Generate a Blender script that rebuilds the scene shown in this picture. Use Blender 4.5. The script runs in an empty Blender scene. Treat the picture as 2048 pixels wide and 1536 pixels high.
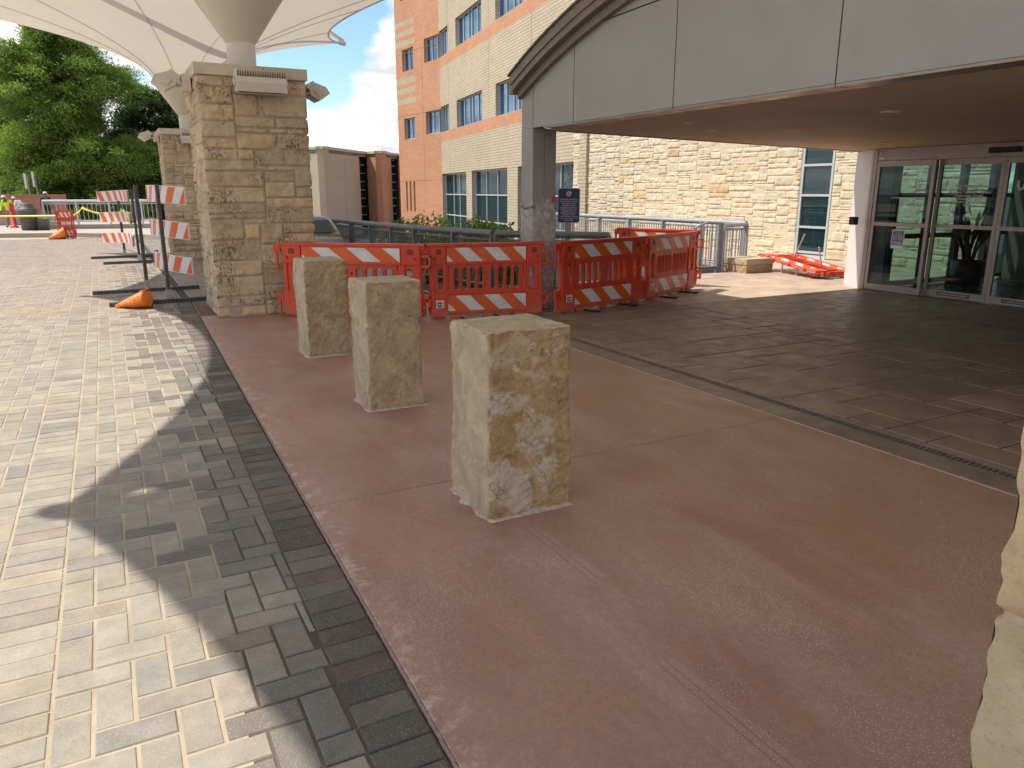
import bpy, bmesh, math, random
import numpy as np
from mathutils import Vector, Matrix, noise
R = math.radians
PI = math.pi
scene = bpy.context.scene
COL = scene.collection

# ------------------------------------------------------------------ camera, world, sun, exposure
cam_d = bpy.data.cameras.new("camera")
cam = bpy.data.objects.new("camera", cam_d)
COL.objects.link(cam)
cam.location = (0, 0, 1.6)
cam.rotation_euler = (R(90 - 14.396), 0, R(-28))
cam_d.sensor_width = 36
cam_d.lens = 26.37
cam_d.clip_end = 3000
cam_d.clip_start = 0.05
scene.camera = cam

SUNV = Vector((-0.496, 0.34, 1.0)).normalized()      # towards the sun
sun_el = math.asin(SUNV.z)
world = bpy.data.worlds.new("World")
scene.world = world
world.use_nodes = True
W = world.node_tree
for n in list(W.nodes):
    W.nodes.remove(n)
wo = W.nodes.new("ShaderNodeOutputWorld")
bg = W.nodes.new("ShaderNodeBackground")
bg.inputs["Strength"].default_value = 0.118
sky = W.nodes.new("ShaderNodeTexSky")
sky.sky_type = 'NISHITA'
sky.sun_disc = False
sky.sun_elevation = sun_el
sky.sun_rotation = math.atan2(SUNV.x, SUNV.y)
sky.air_density = 1.2
sky.dust_density = 0.15
sky.ozone_density = 2.0
tc = W.nodes.new("ShaderNodeTexCoord")
# clouds: noise on the sky direction projected to a plane overhead
sep = W.nodes.new("ShaderNodeSeparateXYZ")
W.links.new(tc.outputs["Generated"], sep.inputs[0])
def wmath(op, a, b=None, c=None):
    m = W.nodes.new("ShaderNodeMath"); m.operation = op
    for i, v in enumerate((a, b, c)):
        if v is None: continue
        if isinstance(v, (int, float)): m.inputs[i].default_value = v
        else: W.links.new(v, m.inputs[i])
    return m.outputs[0]
zc = wmath('ADD', wmath('MAXIMUM', sep.outputs["Z"], 0.0), 0.16)
cx = wmath('DIVIDE', sep.outputs["X"], zc)
cy = wmath('DIVIDE', sep.outputs["Y"], zc)
cmb = W.nodes.new("ShaderNodeCombineXYZ")
W.links.new(cx, cmb.inputs[0]); W.links.new(cy, cmb.inputs[1]); cmb.inputs[2].default_value = 3.1
def wnoise(scale, detail, rough, dist=0.0):
    n = W.nodes.new("ShaderNodeTexNoise")
    n.inputs["Scale"].default_value = scale; n.inputs["Detail"].default_value = detail
    n.inputs["Roughness"].default_value = rough; n.inputs["Distortion"].default_value = dist
    W.links.new(cmb.outputs[0], n.inputs["Vector"]); return n.outputs["Fac"]
n1 = wnoise(1.05, 10, 0.60, 0.15)
n2 = wnoise(2.4, 8, 0.6, 0.2)
low = wmath('MULTIPLY', wmath('SUBTRACT', 0.36, sep.outputs["Z"]), 0.55)   # more cloud near the horizon
def near_dir(v, r0, r1):
    d = W.nodes.new("ShaderNodeVectorMath"); d.operation = 'DISTANCE'
    W.links.new(tc.outputs["Generated"], d.inputs[0]); d.inputs[1].default_value = v
    m = W.nodes.new("ShaderNodeMapRange"); m.interpolation_type = 'SMOOTHSTEP'
    W.links.new(d.outputs["Value"], m.inputs[0]); m.inputs[1].default_value = r0; m.inputs[2].default_value = r1
    m.inputs[3].default_value = 1; m.inputs[4].default_value = 0
    return m.outputs[0]
cov = wmath('ADD', wmath('ADD', n1, 0.07), wmath('MAXIMUM', low, -0.05))  # extra cloud cover, mostly unseen, added to turn the fill light neutral
# an opening of blue above a bank of cumulus, as the weather was
cov = wmath('SUBTRACT', cov, wmath('MULTIPLY', near_dir((0.235, 0.950, 0.195), 0.060, 0.150), 0.34))
cov = wmath('ADD', cov, wmath('MULTIPLY', near_dir((0.325, 0.936, 0.13), 0.03, 0.09), 0.16))
cr = W.nodes.new("ShaderNodeValToRGB")
cr.color_ramp.elements[0].position = 0.515; cr.color_ramp.elements[0].color = (0, 0, 0, 1)
cr.color_ramp.elements[1].position = 0.62; cr.color_ramp.elements[1].color = (1, 1, 1, 1)
W.links.new(cov, cr.inputs[0])
cs = W.nodes.new("ShaderNodeValToRGB")
cs.color_ramp.elements[0].position = 0.40; cs.color_ramp.elements[0].color = (4.9, 4.9, 5.1, 1)
cs.color_ramp.elements[1].position = 0.62; cs.color_ramp.elements[1].color = (9.6, 9.1, 8.4, 1)  # cloud white warmed so the fill light loses its blue
W.links.new(n2, cs.inputs[0])
mx = W.nodes.new("ShaderNodeMix"); mx.data_type = 'RGBA'
W.links.new(cr.outputs[0], mx.inputs[0])
tint = W.nodes.new("ShaderNodeMix"); tint.data_type = 'RGBA'; tint.blend_type = 'MULTIPLY'; tint.inputs[0].default_value = 1
tint.inputs[7].default_value = (0.82, 0.94, 1.08, 1)
W.links.new(sky.outputs[0], tint.inputs[6]); W.links.new(tint.outputs[2], mx.inputs[6]); W.links.new(cs.outputs[0], mx.inputs[7])
W.links.new(mx.outputs[2], bg.inputs["Color"])
W.links.new(bg.outputs[0], wo.inputs[0])

sd = bpy.data.lights.new("sun", 'SUN')
sd.energy = 3.8
sd.angle = R(0.53)
sd.color = (1.0, 0.935, 0.83)
sun = bpy.data.objects.new("sun", sd)
COL.objects.link(sun)
sun.rotation_euler = SUNV.to_track_quat('Z', 'Y').to_euler()
scene.view_settings.view_transform = 'Standard'
scene.view_settings.look = 'None'
scene.view_settings.gamma = 1
scene.view_settings.exposure = 0.56
scene.cycles.max_bounces = 10
scene.cycles.diffuse_bounces = 5
scene.cycles.glossy_bounces = 4
scene.cycles.transparent_max_bounces = 12
scene.cycles.transmission_bounces = 8

# ------------------------------------------------------------------ object helpers
def tag(o, label=None, cat=None, group=None, kind=None):
    if label: o["label"] = label
    if cat: o["category"] = cat
    if group: o["group"] = group
    if kind: o["kind"] = kind
    return o

def thing(name, label, cat, loc=(0, 0, 0), rz=0.0, group=None):
    o = bpy.data.objects.new(name, None)
    COL.objects.link(o)
    o.empty_display_size = 0.2
    o.location = loc
    o.rotation_euler = (0, 0, rz)
    return tag(o, label, cat, group)

def copy_tree(o, parent=None):
    c = o.copy(); COL.objects.link(c)
    if parent is not None: c.parent = parent
    for ch in list(o.children): copy_tree(ch, c)
    return c

class MB:
    def __init__(s):
        s.v = []; s.f = []; s.m = []; s.c = []; s.sm = []
    def add(s, vs, fs, mi=0, col=None, smooth=False):
        b = len(s.v)
        s.v += [tuple(q) for q in vs]
        for f in fs:
            s.f.append(tuple(b + i for i in f)); s.m.append(mi); s.c.append(col); s.sm.append(smooth)
        return s
    def box(s, a, b, mi=0, col=None, M=None):
        x0, y0, z0 = a; x1, y1, z1 = b
        vs = [Vector(q) for q in ((x0,y0,z0),(x1,y0,z0),(x1,y1,z0),(x0,y1,z0),(x0,y0,z1),(x1,y0,z1),(x1,y1,z1),(x0,y1,z1))]
        if M is not None: vs = [M @ q for q in vs]
        return s.add(vs, ((0,3,2,1),(4,5,6,7),(0,1,5,4),(1,2,6,5),(2,3,7,6),(3,0,4,7)), mi, col)
    def bbox(s, a, b, r=0.005, mi=0, col=None, M=None):
        # box with chamfered edges
        x0, y0, z0 = a; x1, y1, z1 = b
        bm = bmesh.new()
        bmesh.ops.create_cube(bm, size=1)
        for q in bm.verts:
            q.co = Vector(((x0+x1)/2+q.co.x*(x1-x0), (y0+y1)/2+q.co.y*(y1-y0), (z0+z1)/2+q.co.z*(z1-z0)))
        bmesh.ops.bevel(bm, geom=bm.edges[:], offset=r, segments=2, profile=0.7, affect='EDGES')
        bm.verts.index_update()
        vs = [(M @ q.co) if M is not None else q.co.copy() for q in bm.verts]
        fs = [[q.index for q in f.verts] for f in bm.faces]
        bm.free()
        return s.add(vs, fs, mi, col)
    def prism(s, poly, z0, z1, mi=0, col=None, M=None):
        n = len(poly)
        vs = [Vector((x, y, z0)) for x, y in poly] + [Vector((x, y, z1)) for x, y in poly]
        if M is not None: vs = [M @ q for q in vs]
        fs = [tuple(range(n))[::-1], tuple(range(n, 2*n))] + [(i, (i+1) % n, n+(i+1) % n, n+i) for i in range(n)]
        return s.add(vs, fs, mi, col)
    def tube(s, pts, r, n=8, mi=0, col=None, caps=True, smooth=True, flat=1.0):
        pts = [Vector(p) for p in pts]
        rs = r if isinstance(r, (list, tuple)) else [r]*len(pts)
        vs = []; fs = []
        up = Vector((0, 0, 1))
        for i, p in enumerate(pts):
            d = (pts[min(i+1, len(pts)-1)] - pts[max(i-1, 0)])
            if d.length < 1e-9: d = Vector((0, 0, 1))
            d.normalize()
            a = up if abs(d.dot(up)) < 0.95 else Vector((1, 0, 0))
            x = d.cross(a).normalized(); y = x.cross(d).normalized()
            for k in range(n):
                t = 2*PI*k/n
                vs.append(p + x*math.cos(t)*rs[i] + y*math.sin(t)*rs[i]*flat)
        for i in range(len(pts)-1):
            for k in range(n):
                fs.append((i*n+k, i*n+(k+1) % n, (i+1)*n+(k+1) % n, (i+1)*n+k))
        s.add(vs, fs, mi, col, smooth)
        if caps:
            s.add(vs[:n], [tuple(range(n))[::-1]], mi, col)
            s.add(vs[-n:], [tuple(range(n))], mi, col)
        return s
    def lathe(s, prof, n=24, c=(0, 0), mi=0, col=None, smooth=True, sy=1.0):
        vs = []; fs = []
        for r, z in prof:
            for k in range(n):
                t = 2*PI*k/n
                vs.append((c[0]+r*math.cos(t), c[1]+r*math.sin(t)*sy, z))
        for i in range(len(prof)-1):
            for k in range(n):
                fs.append((i*n+k, i*n+(k+1) % n, (i+1)*n+(k+1) % n, (i+1)*n+k))
        return s.add(vs, fs, mi, col, smooth)
    def mesh(s, name, mats):
        me = bpy.data.meshes.new(name)
        me.from_pydata(s.v, [], s.f)
        if not isinstance(mats, (list, tuple)): mats = [mats]
        for m in mats: me.materials.append(m)
        me.polygons.foreach_set("material_index", s.m)
        me.polygons.foreach_set("use_smooth", s.sm)
        if any(c is not None for c in s.c):
            a = me.color_attributes.new("col", 'FLOAT_COLOR', 'CORNER')
            buf = []
            for f, c in zip(s.f, s.c):
                c = c or (0.5, 0.5, 0.5)
                buf += [c[0], c[1], c[2], 1.0]*len(f)
            a.data.foreach_set("color", buf)
        me.update()
        return me
    def build(s, name, mats, parent=None, kind=None):
        o = bpy.data.objects.new(name, s.mesh(name, mats))
        COL.objects.link(o)
        if parent is not None: o.parent = parent
        if kind: o["kind"] = kind
        return o

def obj(name, me, parent=None, M=None):
    o = bpy.data.objects.new(name, me)
    COL.objects.link(o)
    if parent is not None: o.parent = parent
    if M is not None: o.matrix_local = M
    return o

def curve_mesh(name, splines, extrude, bevel=0.0, mats=()):
    """flat plate in XY with holes, thickness 2*extrude (+bevel)"""
    cu = bpy.data.curves.new(name, 'CURVE')
    cu.dimensions = '2D'; cu.fill_mode = 'BOTH'
    cu.extrude = extrude; cu.bevel_depth = bevel; cu.bevel_resolution = 0
    for pts in splines:
        sp = cu.splines.new('POLY'); sp.points.add(len(pts)-1)
        for p, q in zip(sp.points, pts): p.co = (q[0], q[1], 0, 1)
        sp.use_cyclic_u = True
    return _tomesh(cu, name, mats)

def _tomesh(cu, name, mats):
    o = bpy.data.objects.new("tmp", cu); COL.objects.link(o)
    dg = bpy.context.evaluated_depsgraph_get(); dg.update()
    me = bpy.data.meshes.new_from_object(o.evaluated_get(dg))
    me.name = name
    bpy.data.objects.remove(o)
    me.materials.clear()
    for m in mats: me.materials.append(m)
    return me

def text_mesh(body, size, mat, align='CENTER', line=1.0, extrude=0.0005, bold=0.0, width=None):
    cu = bpy.data.curves.new("lettering", 'FONT')
    cu.body = body; cu.size = size; cu.align_x = align; cu.align_y = 'CENTER'
    cu.space_line = line; cu.extrude = extrude; cu.offset = bold
    return _tomesh(cu, "lettering", [mat])

# frames of reference
def facing(loc, right, up=(0, 0, 1)):
    """matrix: local X -> right, local Y -> up, local Z -> right x up"""
    r = Vector(right).normalized(); u = Vector(up).normalized(); n = r.cross(u)
    M = Matrix((r, u, n)).transposed().to_4x4(); M.translation = Vector(loc)
    return M

# ------------------------------------------------------------------ material helpers
class NT:
    def __init__(s, name):
        s.mat = bpy.data.materials.new(name); s.mat.use_nodes = True
        s.t = s.mat.node_tree; s.N = s.t.nodes; s.L = s.t.links
        s.b = s.N["Principled BSDF"]
        s.out = s.N["Material Output"]
        s.co = s.N.new("ShaderNodeTexCoord").outputs["Object"]
    def link(s, a, b): s.L.new(a, b)
    def setin(s, node, i, v):
        if v is None: return
        if hasattr(v, "is_linked") or isinstance(v, bpy.types.NodeSocket): s.L.new(v, node.inputs[i])
        else:
            if isinstance(v, (tuple, list)) and len(v) == 3 and node.inputs[i].type == 'RGBA': v = (*v, 1)
            node.inputs[i].default_value = v
    def noise(s, scale, detail=4, rough=0.55, vec=None, dist=0.0, color=False):
        n = s.N.new("ShaderNodeTexNoise")
        s.setin(n, "Vector", vec if vec is not None else s.co)
        n.inputs["Scale"].default_value = scale; n.inputs["Detail"].default_value = detail
        n.inputs["Roughness"].default_value = rough; n.inputs["Distortion"].default_value = dist
        return n.outputs["Color" if color else "Fac"]
    def vor(s, scale, feature='F1', vec=None, out="Distance", rand=1.0):
        n = s.N.new("ShaderNodeTexVoronoi"); n.feature = feature
        s.setin(n, "Vector", vec if vec is not None else s.co)
        n.inputs["Scale"].default_value = scale; n.inputs["Randomness"].default_value = rand
        return n.outputs[out]
    def ramp(s, fac, *stops):
        n = s.N.new("ShaderNodeValToRGB"); s.L.new(fac, n.inputs[0])
        el = n.color_ramp.elements
        while len(el) < len(stops): el.new(0.5)
        for e, (p, c) in zip(el, stops):
            e.position = p
            e.color = (c, c, c, 1) if isinstance(c, (int, float)) else (*c[:3], 1)
        return n.outputs[0]
    def mix(s, f, a, b, mode='MIX'):
        n = s.N.new("ShaderNodeMix"); n.data_type = 'RGBA'; n.blend_type = mode
        s.setin(n, 0, f); s.setin(n, 6, a); s.setin(n, 7, b)
        return n.outputs[2]
    def math(s, op, a, b=None, clamp=False):
        n = s.N.new("ShaderNodeMath"); n.operation = op; n.use_clamp = clamp
        s.setin(n, 0, a); s.setin(n, 1, b); return n.outputs[0]
    def map(s, scale=(1, 1, 1), loc=(0, 0, 0), rot=(0, 0, 0), vec=None):
        n = s.N.new("ShaderNodeMapping"); s.L.new(vec if vec is not None else s.co, n.inputs[0])
        n.inputs["Scale"].default_value = scale; n.inputs["Location"].default_value = loc; n.inputs["Rotation"].default_value = rot
        return n.outputs[0]
    def attr(s, name="col"):
        n = s.N.new("ShaderNodeAttribute"); n.attribute_name = name; return n.outputs["Color"]
    def bump(s, h, strength=0.3, dist=0.01):
        n = s.N.new("ShaderNodeBump"); n.inputs["Strength"].default_value = strength
        n.inputs["Distance"].default_value = dist; s.L.new(h, n.inputs["Height"])
        s.L.new(n.outputs[0], s.b.inputs["Normal"]); return n
    def set(s, **k):
        for a, v in k.items(): s.setin(s.b, a.replace("_", " "), v)
        return s

MATS = {}
def pm(name, col, rough=0.6, var=0.12, vs=6.0, bump=0.0, bs=60.0, metal=0.0, spec=0.5, dirt=0.0, dirtcol=(0.08, 0.07, 0.055), ds=3.0):
    if name in MATS: return MATS[name]
    t = NT(name)
    c = t.mix(t.ramp(t.noise(vs, 5, 0.6), (0.3, 0.0), (0.7, 1.0)), tuple(x*(1-var) for x in col), tuple(min(x*(1+var), 1) for x in col))
    if dirt > 0:
        d = t.ramp(t.noise(ds, 8, 0.7), (0.48, 0.0), (0.75, dirt))
        c = t.mix(d, c, dirtcol)
    t.set(Base_Color=c, Metallic=metal)
    t.b.inputs["Specular IOR Level"].default_value = spec
    r = t.ramp(t.noise(vs*2.3, 4), (0.3, max(rough-0.08, 0)), (0.7, min(rough+0.08, 1)))
    t.set(Roughness=r)
    if bump: t.bump(t.noise(bs, 4), bump, 0.004)
    MATS[name] = t.mat
    return t.mat

def glass_mat(name, tint, refl=0.08, gloss=(0.8, 0.9, 1.0), rough=0.0, dark=None, fk=0.9):
    """architectural glazing: tinted see-through or dark backing under a mirror coat"""
    t = NT(name)
    gl = t.N.new("ShaderNodeBsdfGlossy"); gl.inputs["Color"].default_value = (*gloss, 1); gl.inputs["Roughness"].default_value = rough
    wn = t.N.new("ShaderNodeBump"); wn.inputs["Strength"].default_value = 0.04; wn.inputs["Distance"].default_value = 0.02
    t.L.new(t.noise(0.9, 2), wn.inputs["Height"]); t.L.new(wn.outputs[0], gl.inputs["Normal"])
    fr = t.N.new("ShaderNodeLayerWeight"); fr.inputs["Blend"].default_value = 0.25
    f = t.math('ADD', t.math('MULTIPLY', fr.outputs["Fresnel"], fk), refl, clamp=True)
    if dark is None:
        base = t.N.new("ShaderNodeBsdfTransparent"); base.inputs[0].default_value = (*tint, 1)
    else:
        base = t.N.new("ShaderNodeBsdfDiffuse"); base.inputs[0].default_value = (*dark, 1)
    m = t.N.new("ShaderNodeMixShader"); t.L.new(f, m.inputs[0]); t.L.new(base.outputs[0], m.inputs[1]); t.L.new(gl.outputs[0], m.inputs[2])
    t.L.new(m.outputs[0], t.out.inputs[0]); t.N.remove(t.b)
    MATS[name] = t.mat
    return t.mat

# ---- stone with per-stone colour
def stone_mat(name, stain=0.0, var=0.22, bump=0.9, tint=(1, 1, 1), pits=0.4):
    t = NT(name)
    c = t.mix(1.0, t.attr(), tint, 'MULTIPLY')
    f = t.noise(9, 8, 0.65)
    c = t.mix(t.ramp(f, (0.3, 0.0), (0.72, 1.0)), t.mix(1.0, c, (1-var,)*3, 'MULTIPLY'), t.mix(1.0, c, (1+var*0.7,)*3, 'MULTIPLY'))
    c = t.mix(t.ramp(t.noise(3.1, 5, 0.6), (0.52, 0.0), (0.72, 0.35)), c, (0.36, 0.24, 0.13))
    p = t.ramp(t.noise(70, 3, 0.6), (0.56, 0.0), (0.66, pits))
    c = t.mix(p, c, (0.16, 0.12, 0.085))
    if stain > 0:
        m1 = t.ramp(t.noise(2.6, 4, 0.6, vec=t.map(loc=(1.3, 1.7, 0.9))), (0.50, 0.0), (0.60, 1.0))
        m2 = t.ramp(t.noise(38, 7, 0.75, vec=t.map(scale=(1, 1, 0.6))), (0.50, 0.0), (0.58, 1.0))
        c = t.mix(t.math('MULTIPLY', t.math('MULTIPLY', m1, m2), stain), c, (0.035, 0.032, 0.028))
    t.set(Base_Color=c, Roughness=0.9)
    t.b.inputs["Specular IOR Level"].default_value = 0.25
    h = t.math('ADD', t.noise(28, 9, 0.7), t.math('MULTIPLY', t.noise(120, 4, 0.6), 0.35))
    t.bump(h, bump, 0.012)
    return t.mat

M_PIER = stone_mat("pier_limestone", stain=0.85)
M_WALLSTONE = stone_mat("wall_limestone", stain=0.0, var=0.14, bump=0.75, pits=0.2)
M_MORTAR = pm("mortar", (0.44, 0.345, 0.265), 0.95, 0.12, 30, 0.5, 150)
M_MORTAR_L = pm("pale_mortar", (0.62, 0.53, 0.38), 0.95, 0.1, 30, 0.4, 150)
M_CAP = pm("cap_stone", (0.54, 0.465, 0.36), 0.85, 0.10, 8, 0.3, 120)

# ------------------------------------------------------------------ ground materials
def paver_mat():
    t = NT("concrete_paver")
    c = t.attr()
    big = t.noise(0.55, 4, 0.6)
    c = t.mix(t.ramp(big, (0.55, 0.0), (0.70, 0.45)), c, (0.44, 0.31, 0.16))          # rusty yellow drift
    c = t.mix(t.ramp(t.noise(0.9, 5, 0.6, vec=t.map(loc=(5, 2, 0))), (0.54, 0.0), (0.72, 0.35)), c, (0.34, 0.25, 0.21))
    c = t.mix(t.ramp(t.noise(7, 8, 0.7), (0.35, 0.0), (0.7, 1.0)), t.mix(1.0, c, (0.80,)*3, 'MULTIPLY'), t.mix(1.0, c, (1.13,)*3, 'MULTIPLY'))
    c = t.mix(t.ramp(t.noise(330, 2, 0.5), (0.60, 0.0), (0.70, 0.6)), c, (0.62, 0.58, 0.50))
    c = t.mix(t.ramp(t.noise(150, 3, 0.5), (0.62, 0.0), (0.72, 0.6)), c, (0.10, 0.09, 0.08))
    t.set(Base_Color=c, Roughness=t.ramp(t.noise(4, 4), (0.3, 0.62), (0.7, 0.85)))
    t.b.inputs["Specular IOR Level"].default_value = 0.35
    t.bump(t.math('ADD', t.noise(220, 4, 0.7), t.math('MULTIPLY', t.noise(26, 4), 0.8)), 0.35, 0.004)
    return t.mat
M_PAVER = paver_mat()
M_SAND = pm("joint_sand", (0.42, 0.345, 0.255), 0.95, 0.22, 3, 0.6, 200)
M_SAND_D = pm("dark_joint", (0.13, 0.10, 0.075), 0.95, 0.3, 3, 0.6, 200)

def red_mat():
    t = NT("red_concrete")
    v = t.map(scale=(1, 0.55, 1), rot=(0, 0, 0.3))
    a = t.noise(0.9, 6, 0.6, vec=v, dist=0.6)
    s = t.N.new("ShaderNodeSeparateXYZ"); t.L.new(t.co, s.inputs[0])
    c = t.mix(t.ramp(a, (0.34, 0.0), (0.66, 1.0)), (0.335, 0.185, 0.130), (0.455, 0.292, 0.220))
    br = t.ramp(t.math('ADD', t.math('MULTIPLY', t.math('SUBTRACT', s.outputs[0], 1.9), 0.45), t.noise(0.8, 5, 0.6, dist=0.5)), (0.50, 0.0), (0.95, 0.9))
    c = t.mix(br, c, (0.350, 0.205, 0.128))
    c = t.mix(t.ramp(t.noise(1.7, 6, 0.62, vec=t.map(loc=(4, 1, 0), scale=(1.3, 0.5, 1), rot=(0, 0, -0.35)), dist=0.9), (0.48, 0.0), (0.68, 0.6)), c, (0.285, 0.150, 0.108))
    c = t.mix(t.ramp(t.noise(1.1, 7, 0.65, vec=t.map(loc=(9, 7, 0), scale=(1.6, 0.6, 1), rot=(0, 0, 0.5)), dist=0.6), (0.50, 0.0), (0.70, 0.65)), c, (0.43, 0.31, 0.245))
    c = t.mix(t.ramp(t.noise(34, 6, 0.7), (0.42, 0.0), (0.75, 0.45)), c, (0.20, 0.105, 0.075))
    # fine scratches of sawn-off dust and pale specks
    sp = t.noise(95, 2, 0.5, vec=t.map(scale=(1, 2.6, 1), rot=(0, 0, 0.55)))
    mk = t.ramp(t.noise(1.3, 4, 0.6, vec=t.map(loc=(2.2, 3.3, 0))), (0.40, 0.0), (0.62, 1.0))
    c = t.mix(t.math('MULTIPLY', t.ramp(sp, (0.60, 0.0), (0.64, 0.95)), mk), c, (0.66, 0.55, 0.47))
    c = t.mix(t.ramp(t.noise(200, 2, 0.5), (0.66, 0.0), (0.72, 0.7)), c, (0.68, 0.58, 0.5))
    c = t.mix(t.ramp(t.vor(3.3), (0.012, 0.9), (0.02, 0.0)), c, (0.03, 0.02, 0.015))
    # efflorescence beside the kerb joint (worn edge, follows the slab edge)
    ex = t.math('SUBTRACT', s.outputs[0], t.math('ADD', t.math('MULTIPLY', s.outputs[1], 0.03), 0.655))
    near = t.ramp(ex, (0.0, 1.0), (0.16, 0.0))
    c = t.mix(t.math('MULTIPLY', near, t.ramp(t.noise(11, 8, 0.75), (0.50, 0.0), (0.62, 0.75))), c, (0.62, 0.54, 0.48))
    # two long paler trowelled strips
    for (x0, x1, y0, y1, k) in ((1.56, 1.72, 2.38, 2.98, 0.09), (1.42, 1.60, 0.4, 1.79, 0.11), (1.9, 2.02, 5.0, 7.0, 0.08)):
        m = t.math('MULTIPLY', t.math('MULTIPLY', t.math('GREATER_THAN', s.outputs[0], x0), t.math('LESS_THAN', s.outputs[0], x1)),
                   t.math('MULTIPLY', t.math('GREATER_THAN', s.outputs[1], y0), t.math('LESS_THAN', s.outputs[1], y1)))
        c = t.mix(t.math('MULTIPLY', m, k), c, (0.62, 0.47, 0.39))
        for xl in (x1-0.035, x1-0.07):
            m2 = t.math('MULTIPLY', m, t.math('LESS_THAN', t.math('ABSOLUTE', t.math('SUBTRACT', s.outputs[0], xl)), 0.0022))
            c = t.mix(t.math('MULTIPLY', m2, 0.6), c, (0.12, 0.07, 0.055))
    t.set(Base_Color=c, Roughness=t.ramp(a, (0.3, 0.42), (0.7, 0.62)))
    t.bump(t.math('ADD', t.noise(55, 5, 0.6), t.math('MULTIPLY', t.noise(7, 3), 1.5)), 0.30, 0.004)
    return t.mat
M_RED = red_mat()

def stamp_mat():
    t = NT("stamped_concrete")
    c = t.attr()
    a = t.noise(2.0, 7, 0.65, dist=0.5)
    c = t.mix(t.ramp(a, (0.32, 0.0), (0.7, 1.0)), t.mix(1.0, c, (0.72, 0.70, 0.68), 'MULTIPLY'), t.mix(1.0, c, (1.2, 1.16, 1.1), 'MULTIPLY'))
    c = t.mix(t.ramp(t.noise(13, 6, 0.7), (0.55, 0.0), (0.75, 0.4)), c, (0.36, 0.31, 0.25))
    t.set(Base_Color=c, Roughness=t.ramp(t.noise(5, 6, 0.6), (0.3, 0.34), (0.7, 0.6)))
    h = t.math('ADD', t.noise(3.5, 8, 0.62, dist=1.2), t.math('MULTIPLY', t.noise(30, 5, 0.6), 0.25))
    t.bump(h, 0.7, 0.02)
    return t.mat
M_STAMP = stamp_mat()
M_GROOVE = pm("stamped_groove", (0.055, 0.040, 0.03), 0.8, 0.2, 10)
M_CONC = pm("grey_concrete", (0.33, 0.30, 0.26), 0.85, 0.14, 2.5, 0.3, 120, dirt=0.25)
M_CONC_P = pm("pale_pink_concrete", (0.48, 0.38, 0.31), 0.85, 0.10, 1.5, 0.3, 120, dirt=0.12)
M_GRASS = pm("ground_cover", (0.085, 0.080, 0.062), 0.9, 0.4, 1.5, 0.6, 30)

rnd = random.Random(7)
def chamfer_tile(mb, x0, y0, x1, y1, z, col, c=0.006, d=0.02, tilt=0.0):
    tz = [z + rnd.uniform(-tilt, tilt) for _ in range(4)]
    vs = [(x0+c, y0+c, tz[0]), (x1-c, y0+c, tz[1]), (x1-c, y1-c, tz[2]), (x0+c, y1-c, tz[3]),
          (x0, y0, z-c), (x1, y0, z-c), (x1, y1, z-c), (x0, y1, z-c),
          (x0, y0, z-d), (x1, y0, z-d), (x1, y1, z-d), (x0, y1, z-d)]
    fs = [(0, 1, 2, 3)]
    for a in (0, 4):
        for k in range(4):
            fs.append((a+k, a+4+k, a+4+(k+1) % 4, a+(k+1) % 4))
    mb.add(vs, fs, 0, col)

kerb_x = lambda y: 0.655 + 0.03*max(min(y, 12), -3)    # edge between pavers and red concrete

X_END = 0.36
# herringbone driveway: each paver a chamfered block on a bed of sand
mb = MB()
g = 0.118
jt = 0.0045
def paver_col(x=-5.0, y=5.0):
    q = rnd.random()
    ed_ = max(0.0, min(1.0, (x-0.05)/0.45))          # charcoal blend in the last rows, with shade put into their colour
    if q < 0.76: b = (0.330, 0.298, 0.246)
    elif q < 0.90: b = (0.275, 0.256, 0.225)
    elif q < 0.96: b = (0.325, 0.278, 0.235)
    else: b = (0.36, 0.312, 0.24)
    k = rnd.uniform(0.88, 1.10)
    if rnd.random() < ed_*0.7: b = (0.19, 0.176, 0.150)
    if y > 11 + rnd.uniform(-2.5, 2.5): b = (b[0]*1.0, b[1]*0.90, b[2]*0.91)
    return tuple(q*k for q in b)
bands = [(-0.565, -0.329), (-3.161, -2.925), (-6.0, -5.764)]
segs = [(-8.36, -6.0), (-5.764, -3.161), (-2.925, -0.565), (-0.329, 1.087)]
for (a, b) in segs:
    nx = int(round((b-a)/g))
    gx = (b-a)/nx
    ny = int(19.0/g)
    last = b > 0
    for j in range(ny):
        for i in range(-1, nx):
            o = (i - j) % 4
            y0 = 0.2 + j*g
            if o == 0:
                x0, x1, ya, yb = a+i*gx, a+(i+2)*gx, y0, y0+g
            elif o == 3:
                x0, x1, ya, yb = a+i*gx, a+(i+1)*gx, y0, y0+2*g
            else: continue
            lim = (kerb_x((ya+yb)/2)-0.207) if (last and ya < 12.4) else min(b, 0.9)
            if not last: lim = b
            x0 = max(x0, a); x1 = min(x1, lim)
            if x1-x0 < 0.03: continue
            if yb < 1.2 or (x0 < -2.2 and yb < 2.5): continue
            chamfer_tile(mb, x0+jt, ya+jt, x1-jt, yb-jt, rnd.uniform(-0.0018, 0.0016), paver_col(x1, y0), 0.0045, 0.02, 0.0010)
for (a, b) in bands:
    y = 1.2
    while y < 19.2:
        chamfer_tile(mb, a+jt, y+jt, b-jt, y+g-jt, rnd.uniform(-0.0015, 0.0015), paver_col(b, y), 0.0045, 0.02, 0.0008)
        y += g
# far field in plain running bond
y = 19.25
row = 0
while y < 31.0:
    x = -9.0 - (row % 2)*g
    while x < 0.9:
        mb.box((x+0.007, y+0.007, -0.02), (min(x+2*g, 0.9)-0.007, y+g-0.007, rnd.uniform(-0.001, 0.001)), 0, paver_col(-5, y))
        x += 2*g
    y += g; row += 1
mb.build("paver_driveway", [M_PAVER], kind="structure")

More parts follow.
